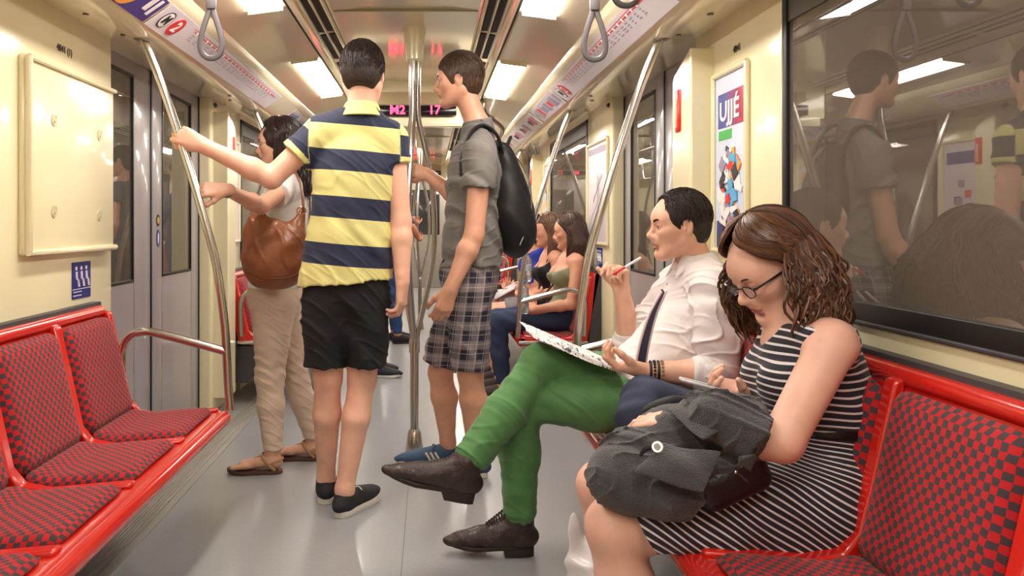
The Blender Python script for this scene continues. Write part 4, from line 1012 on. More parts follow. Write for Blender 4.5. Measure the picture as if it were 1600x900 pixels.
# ============================================================ B: tall man in grey with the backpack
YB = 3.65
def person_B():
    root = person('B', 'tall man in a grey T-shirt and plaid shorts facing left, wearing a black backpack', (.1, YB))
    sk = skin_mat('tan_skin', (214, 160, 134)); A = lambda x, y, Y=YB: tuple(at(x, y, Y))
    H = Fr(A(717, 127), (-1, .06, -.06))
    T = dict(pelvis=A(733, 432), waist=A(737, 365), chest=A(743, 272), neck=A(746, 196), skull=H.p(-.022, 0, -.05), sl=A(752, 240, 3.50), sr=A(737, 238, 3.80), hl=A(735, 445, 3.56), hr=A(727, 445, 3.73), wp=.16, ww=.14, wc=.155, dp=.11, dw=.095, dc=.115, rs=.052, rn=.054)
    el, wl = A(741, 368, 3.44), A(704, 452, 3.40); er, wr = A(722, 314, 3.86), A(668, 273, 3.94)
    B = SD(); torso(B, T); head(B, H, nose=1.03)
    arm(B, T['sl'], el, wl, (.052, .043, .044, .029)); arm(B, T['sr'], er, wr, (.052, .043, .042, .029))
    kl, kr = A(735, 584, 3.57), A(688, 582, 3.76); dl = Vector((-1, .05, 0)); dr = Vector((-1, -.08, 0)).normalized()
    hl_, hr_ = Vector((.262, 3.60, 0)), Vector((.140, 3.78, 0)); al, ar = hl_+dl*.055+Vector((0, 0, .11)), hr_+dr*.055+Vector((0, 0, .11))
    leg(B, T['hl'], kl, tuple(al), (.095, .058, .060, .036), back=(1, 0, 0)); leg(B, T['hr'], kr, tuple(ar), (.095, .058, .060, .036), back=(1, 0, 0))
    for a, h, d in ((al, hl_, dl), (ar, hr_, dr)): B.cone(tuple(a), tuple(h+d*.05+Vector((0, 0, .045))), .036, .033, .02); B.cone(tuple(h+d*.05+Vector((0, 0, .045))), tuple(h+d*.18+Vector((0, 0, .04))), .030, .022, .02)
    hand(B, wl, (-.32, -.05, -.9), (-.3, .9, -.2), -1, 1.05, curl=(30, 40, 30), tang=35)
    hand(B, wr, (-.9, .25, .35), (-.1, .9, -.2), 1, 1.0, curls=[(50, 75, 50)]*4, tcurl=30, tang=40)
    B.mesh('body', [sk, mat('lip', (190, 118, 104), .4)], .0042*RQ, root, matf=lips_matf(H))
    eyes(H, root, brow=(70, 48, 34)); hm = hair_mat('brown_short_hair', (50, 33, 24), (98, 68, 50))
    short_hair(H, root, hm, nape=-.07, thick=.011, top=.006)
    G = SD(); torso(G, T, .014, neck=False, k=.06); G.cone(A(742, 300), A(738, 415), .155, .170, .05, flat=(1, 0, 0), fs=.80)
    sle = Vector(T['sl']).lerp(Vector(el), .44); sre = Vector(T['sr']).lerp(Vector(er), .5)
    for s_, e_ in ((T['sl'], sle), (T['sr'], sre)):
        q = SD(); q.cone(s_, tuple(e_), .068, .073, .03, capb=True); G.group(q, .035)
    G.cut(A(738, 414), (.04, 0, -1), .006); G.cut(tuple(Vector(T['neck'])+Vector((0, 0, .010))), (-.35, 0, 1), .01)
    G.disp(folds((30, 12, 44), (12, 8, 16), .0055)); G.disp(creases((34, 20, 26), (12, 12, 16), .006)); G.disp(creases((20, 14, -52), (16, 12, 10), .004, .25, 1.5))
    G.mesh('t_shirt', mat('grey_jersey', (122, 118, 116), .9, bump=.15, bscale=300, var=.06, vscale=30), .0042*RQ, root)
    C = SD(); nb = Vector(T['neck']); C.cone(tuple(nb+Vector((0, 0, -.01))), tuple(nb+Vector((-.005, 0, .020))), .075, .064, .006, capa=True, capb=True); C.mesh('neckband', mat('dark_grey_rib', (104, 100, 98), .9), .004*RQ, root)
    # plaid shorts
    K = SD(); K.ell(A(733, 432), (.138, .180, .15), .04); K.cone(A(731, 480), A(727, 505), .14, .12, .03, flat=(1, 0, 0), fs=.75); K.cone(A(733, 450, 3.56), A(733, 577, 3.57), .108, .082, .02, capb=True); K.cone(A(727, 450, 3.73), A(688, 568, 3.76), .108, .088, .015, capb=True)
    K.disp(folds((40, 25, 20), (10, 8, 14), .0045)); K.disp(creases((34, 28, 14), (8, 8, 14), .006))
    m = mat('plaid_cotton', (60, 55, 75), .85, bump=.2, bscale=250); nt = m.node_tree; b = nt.nodes['Principled BSDF']; tc = nt.nodes.new('ShaderNodeTexCoord'); sp = nt.nodes.new('ShaderNodeSeparateXYZ'); nt.links.new(tc.outputs['Object'], sp.inputs[0])
    def band(v, per, w, ph=0.): return math_node(nt, 'LESS_THAN', math_node(nt, 'FRACT', math_node(nt, 'ADD', math_node(nt, 'DIVIDE', v, per), ph)), w)
    xs = math_node(nt, 'ADD', sp.outputs[0], math_node(nt, 'MULTIPLY', sp.outputs[2], -.12))
    wide = math_node(nt, 'ADD', band(xs, .072, .5), band(sp.outputs[2], .085, .45)); thin = math_node(nt, 'ADD', band(xs, .036, .07, .2), band(sp.outputs[2], .042, .06, .3))
    base = ramp2(nt, math_node(nt, 'MULTIPLY', wide, .5), lin((44, 42, 62)), lin((150, 138, 142)), .0, 1.0)
    mx = nt.nodes.new('ShaderNodeMix'); mx.data_type = 'RGBA'; nt.links.new(math_node(nt, 'MULTIPLY', thin, .6), mx.inputs[0]); nt.links.new(base, mx.inputs[6]); mx.inputs[7].default_value = lin((205, 196, 196)); nt.links.new(mx.outputs[2], b.inputs['Base Color'])
    K.mesh('shorts', m, .0045*RQ, root)
    bl, wh = mat('blue_suede', (48, 78, 108), .7, bump=.1), mat('white_rubber_sole', (214, 208, 198), .5)
    for h, d in ((hl_, dl), (hr_, dr)):
        F = shoe(root, tuple(h), d, .30, upper=bl, sole=wh, lace=mat('dark_lace', (40, 50, 70), .8), solez=.026)
        for q in (1, -1):
            B = MB()
            for i in range(3):
                x = .115+i*.022; B.tube([F.p(x-.018, q*.042, .032), F.p(x-.008, q*.0425, .050), F.p(x+.006, q*.036, .072)], .0058, 6, flat=(F.v(1, 0, 0), .7))
            B.build('shoe_stripes', wh, root)
    # backpack: a thing of its own
    bpm = mat('black_nylon', (22, 22, 25), .55, bump=.2, bscale=250); x0 = A(797, 314, 3.66)
    t = thing('backpack', 'black backpack worn by the tall man in grey', 'backpack', (x0[0], x0[1], x0[2]-.28))
    Q = SD(); R = Fr(x0, (1, .06, .14)).R
    Q.ell(tuple(Vector(x0)+Vector((-.005, 0, -.03))), (.100, .155, .235), .03, R); Q.ell(tuple(Vector(x0)+Vector((.035, 0, -.10))), (.085, .13, .14), .03, R); Q.ell(tuple(Vector(x0)+Vector((-.03, 0, .15))), (.06, .12, .12), .04, R)
    Q.disp(folds((30, 20, 30), (10, 15, 12), .004)); Q.mesh('bag', bpm, .005*RQ, t)
    c = Vector(T['sl']); n0 = Vector((0, 1, .0))
    for s_, Y_, in ((-1, 3.555), (1, 3.77)):
        B = MB(); px = lambda x, y, dy=0.: tuple(at(x, y, Y_+dy))
        B.tube([px(790, 262, .03), px(778, 214, .0), px(757, 196, 0), px(738, 204, -.01), px(724, 232, -.03), px(720, 268, -.035), px(727, 305, -.035), px(748, 335, -.03), px(772, 350, 0), px(785, 362, .03)], [.020, .026, .028, .028, .027, .024, .018, .010, .009, .009], 10, sub=5, flat=((0, 1, 0), .30)); B.build('strap', bpm, t)
    B = MB(); B.tube([tuple(Vector(x0)+Vector(v)) for v in ((-.02, -.03, .24), (0, -.02, .29), (0, .02, .29), (-.02, .03, .24))], .007, 8, sub=4); B.build('grab_handle', bpm, t)
    B = MB(); B.tube([tuple(Vector(x0)+Vector(v)) for v in ((.03, -.138, -.20), (.085, -.09, -.06), (.078, -.06, .10), (.03, 0, .20))], .0035, 6, sub=5); B.build('zip', darksteel, t)
person_B()
# ============================================================ C: dark haired woman with the brown bag
YC = 3.75
def person_C():
    root = person('C', 'dark haired woman in a white top and beige trousers, reaching for the left pole', (-.75, YC))
    sk = skin_mat('olive_skin', (214, 164, 140)); A = lambda x, y, Y=YC: tuple(at(x, y, Y))
    H = Fr(A(436, 226), (-1, -.06, -.05), sc=.95)
    T = dict(pelvis=A(430, 462), waist=A(432, 400), chest=A(442, 330), neck=A(450, 276), skull=H.p(-.02, 0, -.05), sl=A(450, 292, 3.63), sr=A(446, 290, 3.87), hl=A(428, 478, 3.68), hr=A(440, 478, 3.83), wp=.165, ww=.12, wc=.135, dp=.115, dw=.095, dc=.10, rs=.042, rn=.046, fwd=(-1, 0, 0))
    el = A(408, 322, 3.40); wl = Vector(at(352, 296, 3.13)); er, wr = A(436, 378, 3.80), A(408, 402, 3.66)
    B = SD(); torso(B, T, fem=True); head(B, H); arm(B, T['sl'], el, tuple(wl), (.040, .034, .033, .022)); arm(B, T['sr'], er, wr, (.040, .034, .033, .022))
    kl, kr = A(422, 588, 3.69), A(462, 588, 3.86); dl, dr = Vector((-1, -.03, 0)).normalized(), Vector((-1, .08, 0)).normalized()
    hl_, hr_ = Vector((-.680, 3.66, .015)), Vector((-.525, 3.86, .015)); al, ar = hl_+dl*.045+Vector((0, 0, .095)), hr_+dr*.045+Vector((0, 0, .095))
    leg(B, T['hl'], kl, tuple(al), (.09, .055, .05, .033), back=(1, 0, 0)); leg(B, T['hr'], kr, tuple(ar), (.09, .055, .05, .033), back=(1, 0, 0))
    Fs = [bare_foot(B, al, dl, hl_), bare_foot(B, ar, dr, hr_)]
    pole = Vector((sx(-1, .78), 3.06, 1.26))
    hand(B, tuple(wl), (-.85, -.5, -.02), (-.35, .75, -.5), 1, .92, curls=[(40, 60, 45), (45, 62, 45), (52, 62, 45), (58, 62, 45)], tcurl=25, tang=40)
    hand(B, wr, (.3, -.1, -.9), (0, 1, 0), 1, .9)
    B.mesh('body', [sk, mat('lip', (190, 90, 90), .4)], .0042*RQ, root, matf=lips_matf(H)); eyes(H, root)
    # wavy dark hair
    hm = hair_mat('black_wavy_hair', (26, 17, 15), (58, 38, 32)); Q = SD(); k = .95
    Q.ell(H.p(-.015, 0, .042), (.105*k, .086*k, .092*k), .02, H.R); Q.cone(H.p(-.05, 0, .0), H.p(-.085, 0, -.19), .082, .075, .05, flat=H.v(1, 0, 0), fs=.8); Q.cone(H.p(-.085, 0, -.19), H.p(-.08, 0, -.30), .07, .035, .04)
    for q in (1, -1): Q.cone(H.p(-.015, q*.062, .02), H.p(-.04, q*.075, -.16), .036, .040, .03)
    Q.ell(H.p(.096, 0, -.035), (.082, .064, .092), .012, H.R, '-')
    Q.disp(folds((0, 70, 35), (12, 10, 32), .0075)); Q.disp(folds((95, 0, 25), (10, 20, 40), .004)); Q.mesh('hair', hm, .0045*RQ, root)
    long_locks(H, root, lock_mat('black_locks', (20, 13, 12), (52, 34, 29)), 330, .30, .010, rad=(.108, .092, .096), seed=3, drift=(.05, 0, 0), spread=.035)
    B = MB(); g = mat('glasses_frame', (190, 185, 180), .25, .8)
    for q in (1, -1): B.tube([H.p(.108+.003*math.cos(a), q*.033+.022*math.cos(a), .002+.014*math.sin(a)) for a in [2*math.pi*i/20 for i in range(21)]], .0014, 6); B.tube([H.p(.108, q*.056, .006), H.p(-.005, q*.076, .008)], .0018, 6)
    B.tube([H.p(.108, -.011, .006), H.p(.112, 0, .008), H.p(.108, .011, .006)], .0014, 6); B.build('glasses', g, root)
    G = SD(); torso(G, T, .012, neck=False, fem=True); G.ell(A(432, 425), (.13, .155, .10), .05)
    q = SD(); s0 = Vector(T['sl']); q.cone(tuple(s0), tuple(s0.lerp(Vector(el), .42)), .058, .062, .03, capb=True); G.group(q, .035)
    q = SD(); s0 = Vector(T['sr']); q.cone(tuple(s0), tuple(s0.lerp(Vector(er), .42)), .058, .062, .03, capb=True); G.group(q, .035)
    G.cut(A(432, 448), (0, 0, -1), .005); G.cut(tuple(Vector(T['neck'])+Vector((0, 0, -.002))), (-.5, 0, 1), .01); G.disp(creases((34, 16, 30), (10, 8, 14), .006)); G.mesh('top', mat('white_cotton', (232, 228, 226), .85, bump=.15, bscale=200), .0045*RQ, root)
    K = SD(); K.ell(T['pelvis'], (.128, .175, .125), .04)
    K.chain([T['hl'], kl, tuple(Vector(kl).lerp(al, .4)), tuple(al+Vector((0, 0, .005)))], [.102, .064, .060, .044], .03); K.chain([T['hr'], kr, tuple(Vector(kr).lerp(ar, .4)), tuple(ar+Vector((0, 0, .005)))], [.102, .064, .060, .044], .014)
    for a in (al, ar): K.cut(tuple(a), (0, 0, -1), .003) if a is al else None
    fz = folds((26, 22, 110), (34, 24, 18), .0020); K.disp(lambda P: fz(P)*(.35+.65*np.exp(-((P[:, 2]-.48)/.09)**2)+.5*np.exp(-((P[:, 2]-.16)/.06)**2)).astype(np.float32)); K.disp(folds((30, 20, 14), (8, 5, 9), .0012)); K.disp(creases((16, 14, 60), (22, 16, 10), .0035, .3))
    K.mesh('trousers', mat('beige_twill', (206, 184, 164), .8, bump=.1, bscale=400), .0042*RQ, root)
    lm, tm = mat('brown_cork_sole', (82, 52, 38), .7), mat('tan_strap', (176, 136, 96), .6)
    for F in Fs:
        F2 = Fr(F.o-Vector((0, 0, .015)), F.x); sole_mesh(F2, .255, .0, .016, .98, 'sandal_sole', lm, root); B = MB()
        B.tube([F.p(.19, .014, .012), F.p(.17, .010, .036), F.p(.12, .0, .058), F.p(.085, -.0, .072)], .006, 8, sub=4, flat=(F.v(0, 1, 0), .4))
        B.tube([F.p(.03, .036, .005), F.p(.06, .040, .035), F.p(.088, .028, .066), F.p(.095, 0, .074), F.p(.088, -.028, .066), F.p(.06, -.040, .035), F.p(.03, -.036, .005)], .008, 8, sub=4, flat=(F.v(1, 0, .3), .35))
        B.tube([F.p(.06, .039, .035), F.p(.02, .034, .05), F.p(-.003, 0, .055), F.p(.02, -.034, .05), F.p(.06, -.039, .035)], .006, 8, sub=4, flat=(F.v(0, 0, 1), .35)); B.build('sandal_strap', tm, root)
    B = MB(); w = Vector(wl); d = (Vector(el)-w).normalized(); u = d.orthogonal().normalized(); v = d.cross(u)
    for i, rr in ((0, .0265), (1, .0275)): B.tube([w+d*(.012+.010*i)+(u*math.cos(a)+v*math.sin(a))*rr for a in [2*math.pi*j/20 for j in range(21)]], .003, 6)
    B.build('bracelet', mat('silver_bracelet', (170, 160, 150), .3, .9), root)
    # the brown hobo bag
    lt = mat('tan_leather', (132, 76, 46), .42, bump=.25, bscale=35, var=.18, vscale=12, coat=.15); c = A(430, 385, 3.50)
    t = thing('shoulder_bag', 'large tan leather shoulder bag hanging from the dark haired woman', 'handbag', (c[0], c[1], c[2]-.2))
    Q = SD(); C_ = Vector(c)
    Q.ell(tuple(C_+Vector((-.005, 0, -.06))), (.143, .085, .145), .05); Q.ell(tuple(C_+Vector((.045, 0, .02))), (.10, .060, .12), .05); Q.ell(tuple(C_+Vector((-.055, 0, .03))), (.085, .055, .13), .05)
    Q.cone(tuple(C_+Vector((.10, 0, .10))), tuple(C_+Vector((.118, 0, .16))), .035, .018, .03, flat=(0, 1, 0), fs=.7); Q.cone(tuple(C_+Vector((-.075, 0, .12))), tuple(C_+Vector((-.055, 0, .19))), .035, .018, .03, flat=(0, 1, 0), fs=.7)
    Q.ell(tuple(C_+Vector((.035, 0, .20))), (.085, .09, .085), .03, None, '-')
    f1 = folds((55, 0, -22), (6, 4, 12), .005); Q.disp(lambda P: f1(P)*np.clip((P[:, 2]-c[2]+.16)/.2, .1, 1).astype(np.float32)); Q.disp(folds((20, 20, 45), (15, 5, 8), .002)); Q.disp(creases((34, 10, 16), (8, 6, 14), .006)); Q.cut(tuple(C_+Vector((0, 0, -.195))), (0, 0, -1), .03)
    Q.mesh('bag_body', lt, .0045*RQ, t)
    B = MB(); B.tube([tuple(C_+Vector((.118, .0, .15))), A(474, 322, 3.50), A(470, 290, 3.54), A(458, 264, 3.64), A(446, 272, 3.66), A(425, 300, 3.53), A(412, 322, 3.48), tuple(C_+Vector((-.055, 0, .18)))], .019, 10, sub=6, flat=((0, 1, 0), .30)); B.build('strap', lt, t)
    for p in ((.118, -.012, .158), (-.055, -.012, .182)):
        B = MB(); B.tube([tuple(C_+Vector(p)+Vector((.02*math.cos(a), 0, .016*math.sin(a)))) for a in [2*math.pi*j/16 for j in range(17)]], .004, 8); B.build('ring', mat('brass_ring', (190, 170, 140), .25, 1), t)
    B = MB(); B.tube([tuple(C_+Vector((-.12, -.045, -.11))), tuple(C_+Vector((-.04, -.072, -.135))), tuple(C_+Vector((.06, -.075, -.135))), tuple(C_+Vector((.12, -.045, -.11)))], .003, 6, sub=5); B.build('seam', mat('dark_seam', (100, 48, 22), .6), t)
person_C()
# ============================================================ D: seated man in the white shirt and green trousers
def bag_soft(S, c, h, R, rd=.03): S.box(c, h, rd, .03, R)
def person_D():
    root = person('D', 'seated man in a white shirt and green trousers, legs crossed, pen in raised hand', (.6, 2.7))
    sk = skin_mat('warm_skin', (222, 172, 148)); A = lambda x, y, Y: tuple(at(x, y, Y))
    H = Fr(A(1062, 353, 2.72), (-1, -.03, -.05), sc=.97)
    T = dict(pelvis=(.83, 2.75, .55), waist=(.85, 2.74, .70), chest=A(1093, 500, 2.73), neck=A(1088, 415, 2.73), skull=H.p(-.034, 0, -.05), rn=.052, sl=A(1120, 455, 2.56), sr=A(1064, 442, 2.90), hl=(.80, 2.66, .535), hr=(.80, 2.84, .545), wp=.165, ww=.145, wc=.155, dp=.115, dw=.115, dc=.115, rs=.052)
    el, wl = A(1120, 584, 2.48), A(1008, 580, 2.52); er, wr = A(986, 543, 3.0), A(972, 455, 2.92)
    B = SD(); torso(B, T); head(B, H); arm(B, T['sl'], el, wl, (.050, .042, .042, .028)); arm(B, T['sr'], er, wr, (.050, .042, .042, .028))
    kl, al = A(812, 622, 2.72), A(812, 812, 2.76); kr, ar = A(846, 570, 2.73), A(730, 722, 2.58)
    leg(B, T['hl'], kl, al, (.080, .055, .052, .035), back=(1, 0, 0)); leg(B, T['hr'], kr, ar, (.080, .055, .050, .035))
    for a, d in ((al, (-.9, 0, -.6)), (ar, (-.85, -.1, -.45))): B.cone(a, tuple(Vector(a)+Vector(d).normalized()*.08), .032, .022, .02)
    hand(B, wl, (-1, .10, .12), (.12, .12, 1), -1, 1.02, curls=[(35, 45, 30), (35, 48, 30), (38, 48, 30), (42, 50, 30)], tcurl=15, tang=26, tout=.15)
    fing = hand(B, wr, (-.12, -.15, .98), (-.75, -.55, .05), -1, .98, curls=[(58, 62, 20), (75, 80, 40), (80, 82, 45), (80, 82, 45)], tcurl=8, tang=28, tout=.35)
    B.mesh('body', [sk, mat('lip', (196, 128, 114), .4)], .0034*RQ, root, matf=lips_matf(H)); eyes(H, root, iris=(50, 38, 28), brow=(28, 18, 14), browth=.004)
    hm = hair_mat('near_black_hair', (26, 17, 14), (56, 38, 30)); short_hair(H, root, hm, nape=-.085, thick=.006, res=.003, top=.004, fore=((.112, 0, .045), (.080, .072, .072)), strands=600)
    # shirt
    wh = mat('white_poplin', (224, 216, 216), .75, bump=.08, bscale=60); G = SD(); torso(G, T, .014, neck=False, k=.06)
    G.cone(tuple(Vector(T['chest'])+Vector((-.02, 0, -.04))), (.79, 2.74, .62), .155, .180, .05, flat=(1, 0, .1), fs=.75)
    G.ell((.72, 2.74, .63), (.08, .15, .08), .05)
    sl_, sr_ = Vector(T['sl']), Vector(T['sr']); ml = sl_.lerp(Vector(el), .5)
    q = SD(); q.cone(T['sl'], tuple(ml), .070, .070, .02); q.cone(tuple(ml), tuple(Vector(el)+Vector((.008, 0, .012))), .070, .064, .02); q.cone(el, tuple(Vector(el).lerp(Vector(wl), .16)), .060, .056, .02, capb=True); q.disp(folds((25, 15, 75), (18, 8, 14), .0045)); G.group(q, .03)
    mr = sr_.lerp(Vector(er), .5); q = SD(); q.cone(T['sr'], tuple(mr), .070, .066, .02); q.cone(tuple(mr), tuple(Vector(er)+Vector((.01, 0, .01))), .066, .060, .02); q.cone(er, tuple(Vector(er).lerp(Vector(wr), .14)), .056, .054, .02, capb=True); q.disp(folds((35, 10, 60), (14, 12, 16), .004)); G.group(q, .03)
    G.cut((.8, 2.7, .55), (0, 0, -1), .01); G.cut(tuple(Vector(T['neck'])+Vector((0, 0, .026))), (-.30, 0, 1), .01)
    G.disp(folds((35, 8, -30), (9, 12, 14), .0030)); G.disp(creases((30, 14, -34), (12, 16, 14), .007)); G.disp(creases((16, 24, 46), (20, 10, 12), .006, .25, 1.2)); G.disp(creases((50, 30, 12), (14, 12, 22), .0035, .3, 2.5)); G.mesh('shirt', wh, .0036*RQ, root)
    # rolled cuffs
    for e, w in ((el, wl), (er, wr)):
        C = SD(); a = Vector(e).lerp(Vector(w), .02); b = Vector(e).lerp(Vector(w), .21); d = (b-a).normalized()
        C.cone(tuple(a), tuple(b), .062, .060, .01, capa=True, capb=True); C.cone(tuple(a.lerp(b, .45)), tuple(a.lerp(b, .5)), .066, .066, .006)
        C.disp(folds(tuple(d*150), (12, 9, 20), .0022)); C.mesh('rolled_cuff', wh, .0035*RQ, root)
    # collar: two pointed leaves round the neck
    nb = Vector(T['neck']); C = SD(); C.cone(tuple(nb+Vector((.006, 0, -.020))), tuple(nb+Vector((-.006, 0, .040))), .088, .066, .01, capa=True, capb=True); C.cone(tuple(nb+Vector((-.03, 0, .03))), tuple(nb+Vector((-.14, 0, .05))), .030, .062, .006, mode='-')
    for q in (1, -1): C.cone(tuple(nb+Vector((-.050, -q*.045, .018))), tuple(nb+Vector((-.088, -q*.052, -.040))), .022, .006, .01, flat=(-.6, -q*.6, .3), fs=.35)
    C.mesh('collar', wh, .0034*RQ, root)
    B = MB()
    for z, x in ((-.06, -.107), (-.13, -.135), (-.21, -.155), (-.29, -.17)): B.ell((nb.x+x-.004, nb.y-.035, nb.z+z), (.004, .006, .006), seg=10)
    B.build('shirt_buttons', mat('shell_button', (200, 192, 186), .3), root)
    # trousers
    gm = mat('green_twill', (80, 128, 74), .8, bump=.12, bscale=260, var=.12, vscale=14, sheen=.15)
    K = SD(); K.ell(T['pelvis'], (.135, .178, .12), .04)
    K.chain([T['hl'], tuple(Vector(T['hl']).lerp(Vector(kl), .5)), kl], [.102, .092, .072], .03); K.chain([kl, tuple(Vector(kl).lerp(Vector(al), .45)), tuple(Vector(al)+Vector((0, 0, .035)))], [.072, .066, .058], .03, )
    R_ = SD(); R_.chain([T['hr'], tuple(Vector(T['hr']).lerp(Vector(kr), .5)), kr], [.100, .088, .070], .03); R_.chain([kr, tuple(Vector(kr).lerp(Vector(ar), .5)), tuple(Vector(kr).lerp(Vector(ar), .93))], [.070, .066, .057], .03)
    R_.disp(folds((55, 20, 30), (20, 18, 26), .0010)); K.group(R_, .010)
    K.disp(folds((40, 24, 70), (30, 26, 24), .0014)); K.disp(folds((45, 30, -34), (16, 14, 18), .0012, 1.)); K.disp(creases((30, 20, 36), (14, 16, 12), .0035, .38)); K.disp(creases((26, 10, -22), (9, 10, 12), .003, .35, 1.4)); K.mesh('trousers', gm, .0036*RQ, root)
    # thick turned hems
    for k_, a, f in ((kl, al, .86), (kr, ar, .9)):
        C = SD(); a0 = Vector(k_).lerp(Vector(a), f-.03); a1 = Vector(k_).lerp(Vector(a), f+.07); d = (a1-a0).normalized()
        C.cone(tuple(a0), tuple(a1), .056, .058, .015, capa=True, capb=True); C.disp(folds(tuple(d*90), (16, 14, 9), .0018)); C.mesh('trouser_hem', gm, .0036*RQ, root)
    lb, ls = mat('dark_brown_leather', (54, 38, 35), .5, bump=.45, bscale=55, var=.3, vscale=20, coat=.08), mat('worn_sole', (44, 34, 28), .6)
    la = mat('brown_lace', (40, 28, 24), .8)
    h1 = Vector(al)+Vector((.050, 0, 0)); h1.z = 0; shoe(root, tuple(h1), (-1, -.02, 0), .305, upper=lb, sole=ls, lace=la, style='boot', solez=.014, w=.95, ankle=tuple(Vector(al)), shin=kl)
    d2 = Vector((-.955, -.10, .22)).normalized(); up2 = Vector((.22, 0, .97)); F = Fr(ar, d2, up2); h2 = Vector(F.p(-.050, 0, -.125))
    shoe(root, tuple(h2), d2, .305, up=up2, upper=lb, sole=ls, lace=la, style='boot', solez=.014, w=.95, ankle=ar, shin=kr, lz=(.061, .026))
    # striped tie hanging askew down the shirt front
    B = MB(); pts = [A(1037, 455, 2.60), A(1020, 490, 2.56), A(1008, 530, 2.54), A(1001, 565, 2.53)]
    B.tube(pts, [.013, .018, .023, .025], 12, sub=5, flat=((.80, .60, 0), .14)); B.build('tie', mat('navy_silk', (44, 52, 84), .5), root)
    for q, m_ in ((-1, 'pink_tie_edge'), (1, 'pale_tie_edge')):
        B = MB(); B.tube([Vector(p)+Vector((q*w_*.80, q*w_*.60-.002, 0)) for p, w_ in zip(pts, (.013, .019, .023, .025))], .0045, 8, sub=5); B.build('tie_stripe', mat(m_, (214, 190, 196), .5), root)
    # wrist bands
    w = Vector(wl); d = (Vector(el)-w).normalized(); u = d.orthogonal().normalized(); v = d.cross(u); mb, mo = mat('black_cord', (20, 18, 20), .5), mat('ochre_bead', (150, 120, 70), .4)
    for i, (off, r_, m_) in enumerate(((.016, .031, mb), (.028, .032, mb), (.040, .0325, mb), (.052, .033, mo))):
        B = MB(); n = 18
        for j in range(n):
            a = 2*math.pi*j/n; p = w+d*off+(u*math.cos(a)+v*math.sin(a))*r_*(1.0); 
            if i % 2: B.ell(p, (.0052,)*3, seg=8)
        if i % 2 == 0: B.tube([w+d*off+(u*math.cos(a)+v*math.sin(a))*r_ for a in [2*math.pi*j/24 for j in range(25)]], .0045, 7)
        B.build('wrist_band', m_, root)
    # pen in the raised hand
    p0, p1 = Vector(A(951, 433, 2.80)), Vector(A(1002, 402, 2.80)); t = thing('pen', 'red and white pen held in the raised hand of the man in the white shirt', 'pen', tuple(p0))
    B = MB(); B.tube([p0.lerp(p1, .12), p0.lerp(p1, .5)], .0048, 10); B.build('red_grip', mat('red_pen', (200, 30, 35), .3), t)
    B = MB(); B.tube([p0.lerp(p1, .5), p0.lerp(p1, .97), p1], [.0046, .0046, .002], 10); B.build('white_barrel', mat('white_pen', (225, 225, 228), .25), t); B = MB(); B.tube([p0, p0.lerp(p1, .12)], [.001, .0042], 10); B.build('tip', steel, t)
    # newspaper pages on his thigh
    npm = mat('newsprint', (226, 224, 224), .85, bump=.05, bscale=40); nt = npm.node_tree; b = nt.nodes['Principled BSDF']
    tc = nt.nodes.new('ShaderNodeTexCoord'); mp = nt.nodes.new('ShaderNodeMapping'); mp.inputs['Scale'].default_value = (60, 22, 22); vo = nt.nodes.new('ShaderNodeTexNoise'); vo.inputs['Scale'].default_value = 1.6; vo.inputs['Detail'].default_value = 4
    nt.links.new(tc.outputs['Object'], mp.inputs[0]); nt.links.new(mp.outputs[0], vo.inputs['Vector']); nt.links.new(ramp2(nt, vo.outputs['Fac'], lin((90, 90, 96)), lin((230, 228, 228)), .40, .47), b.inputs['Base Color'])
    t = thing('newspaper', 'folded white printed pages lying on the green trousers', 'newspaper', A(900, 548, 2.72))
    for i in range(6):
        B = MB(); rows = []
        n = 10
        for j in range(n+1):
            f = j/n; x0, z0 = .372+.262*f, .772-.105*f+.004*math.sin(2+5*f+i)
            x0 -= .010*i*(1-f); z0 += .0025*i+.006*(1-f)**2*i*.5
            rows.append([(x0, 2.60+.010*i, z0-.012), (x0-.002, 2.67, z0), (x0-.006, 2.76-.006*i, z0+.002), (x0-.010, 2.83-.010*i, z0-.004+.002*i)])
        B.loft(rows, closed=False, caps=False); o = B.build('page', npm, t); md = o.modifiers.new('s', 'SOLIDIFY'); md.thickness = .0014
person_D()
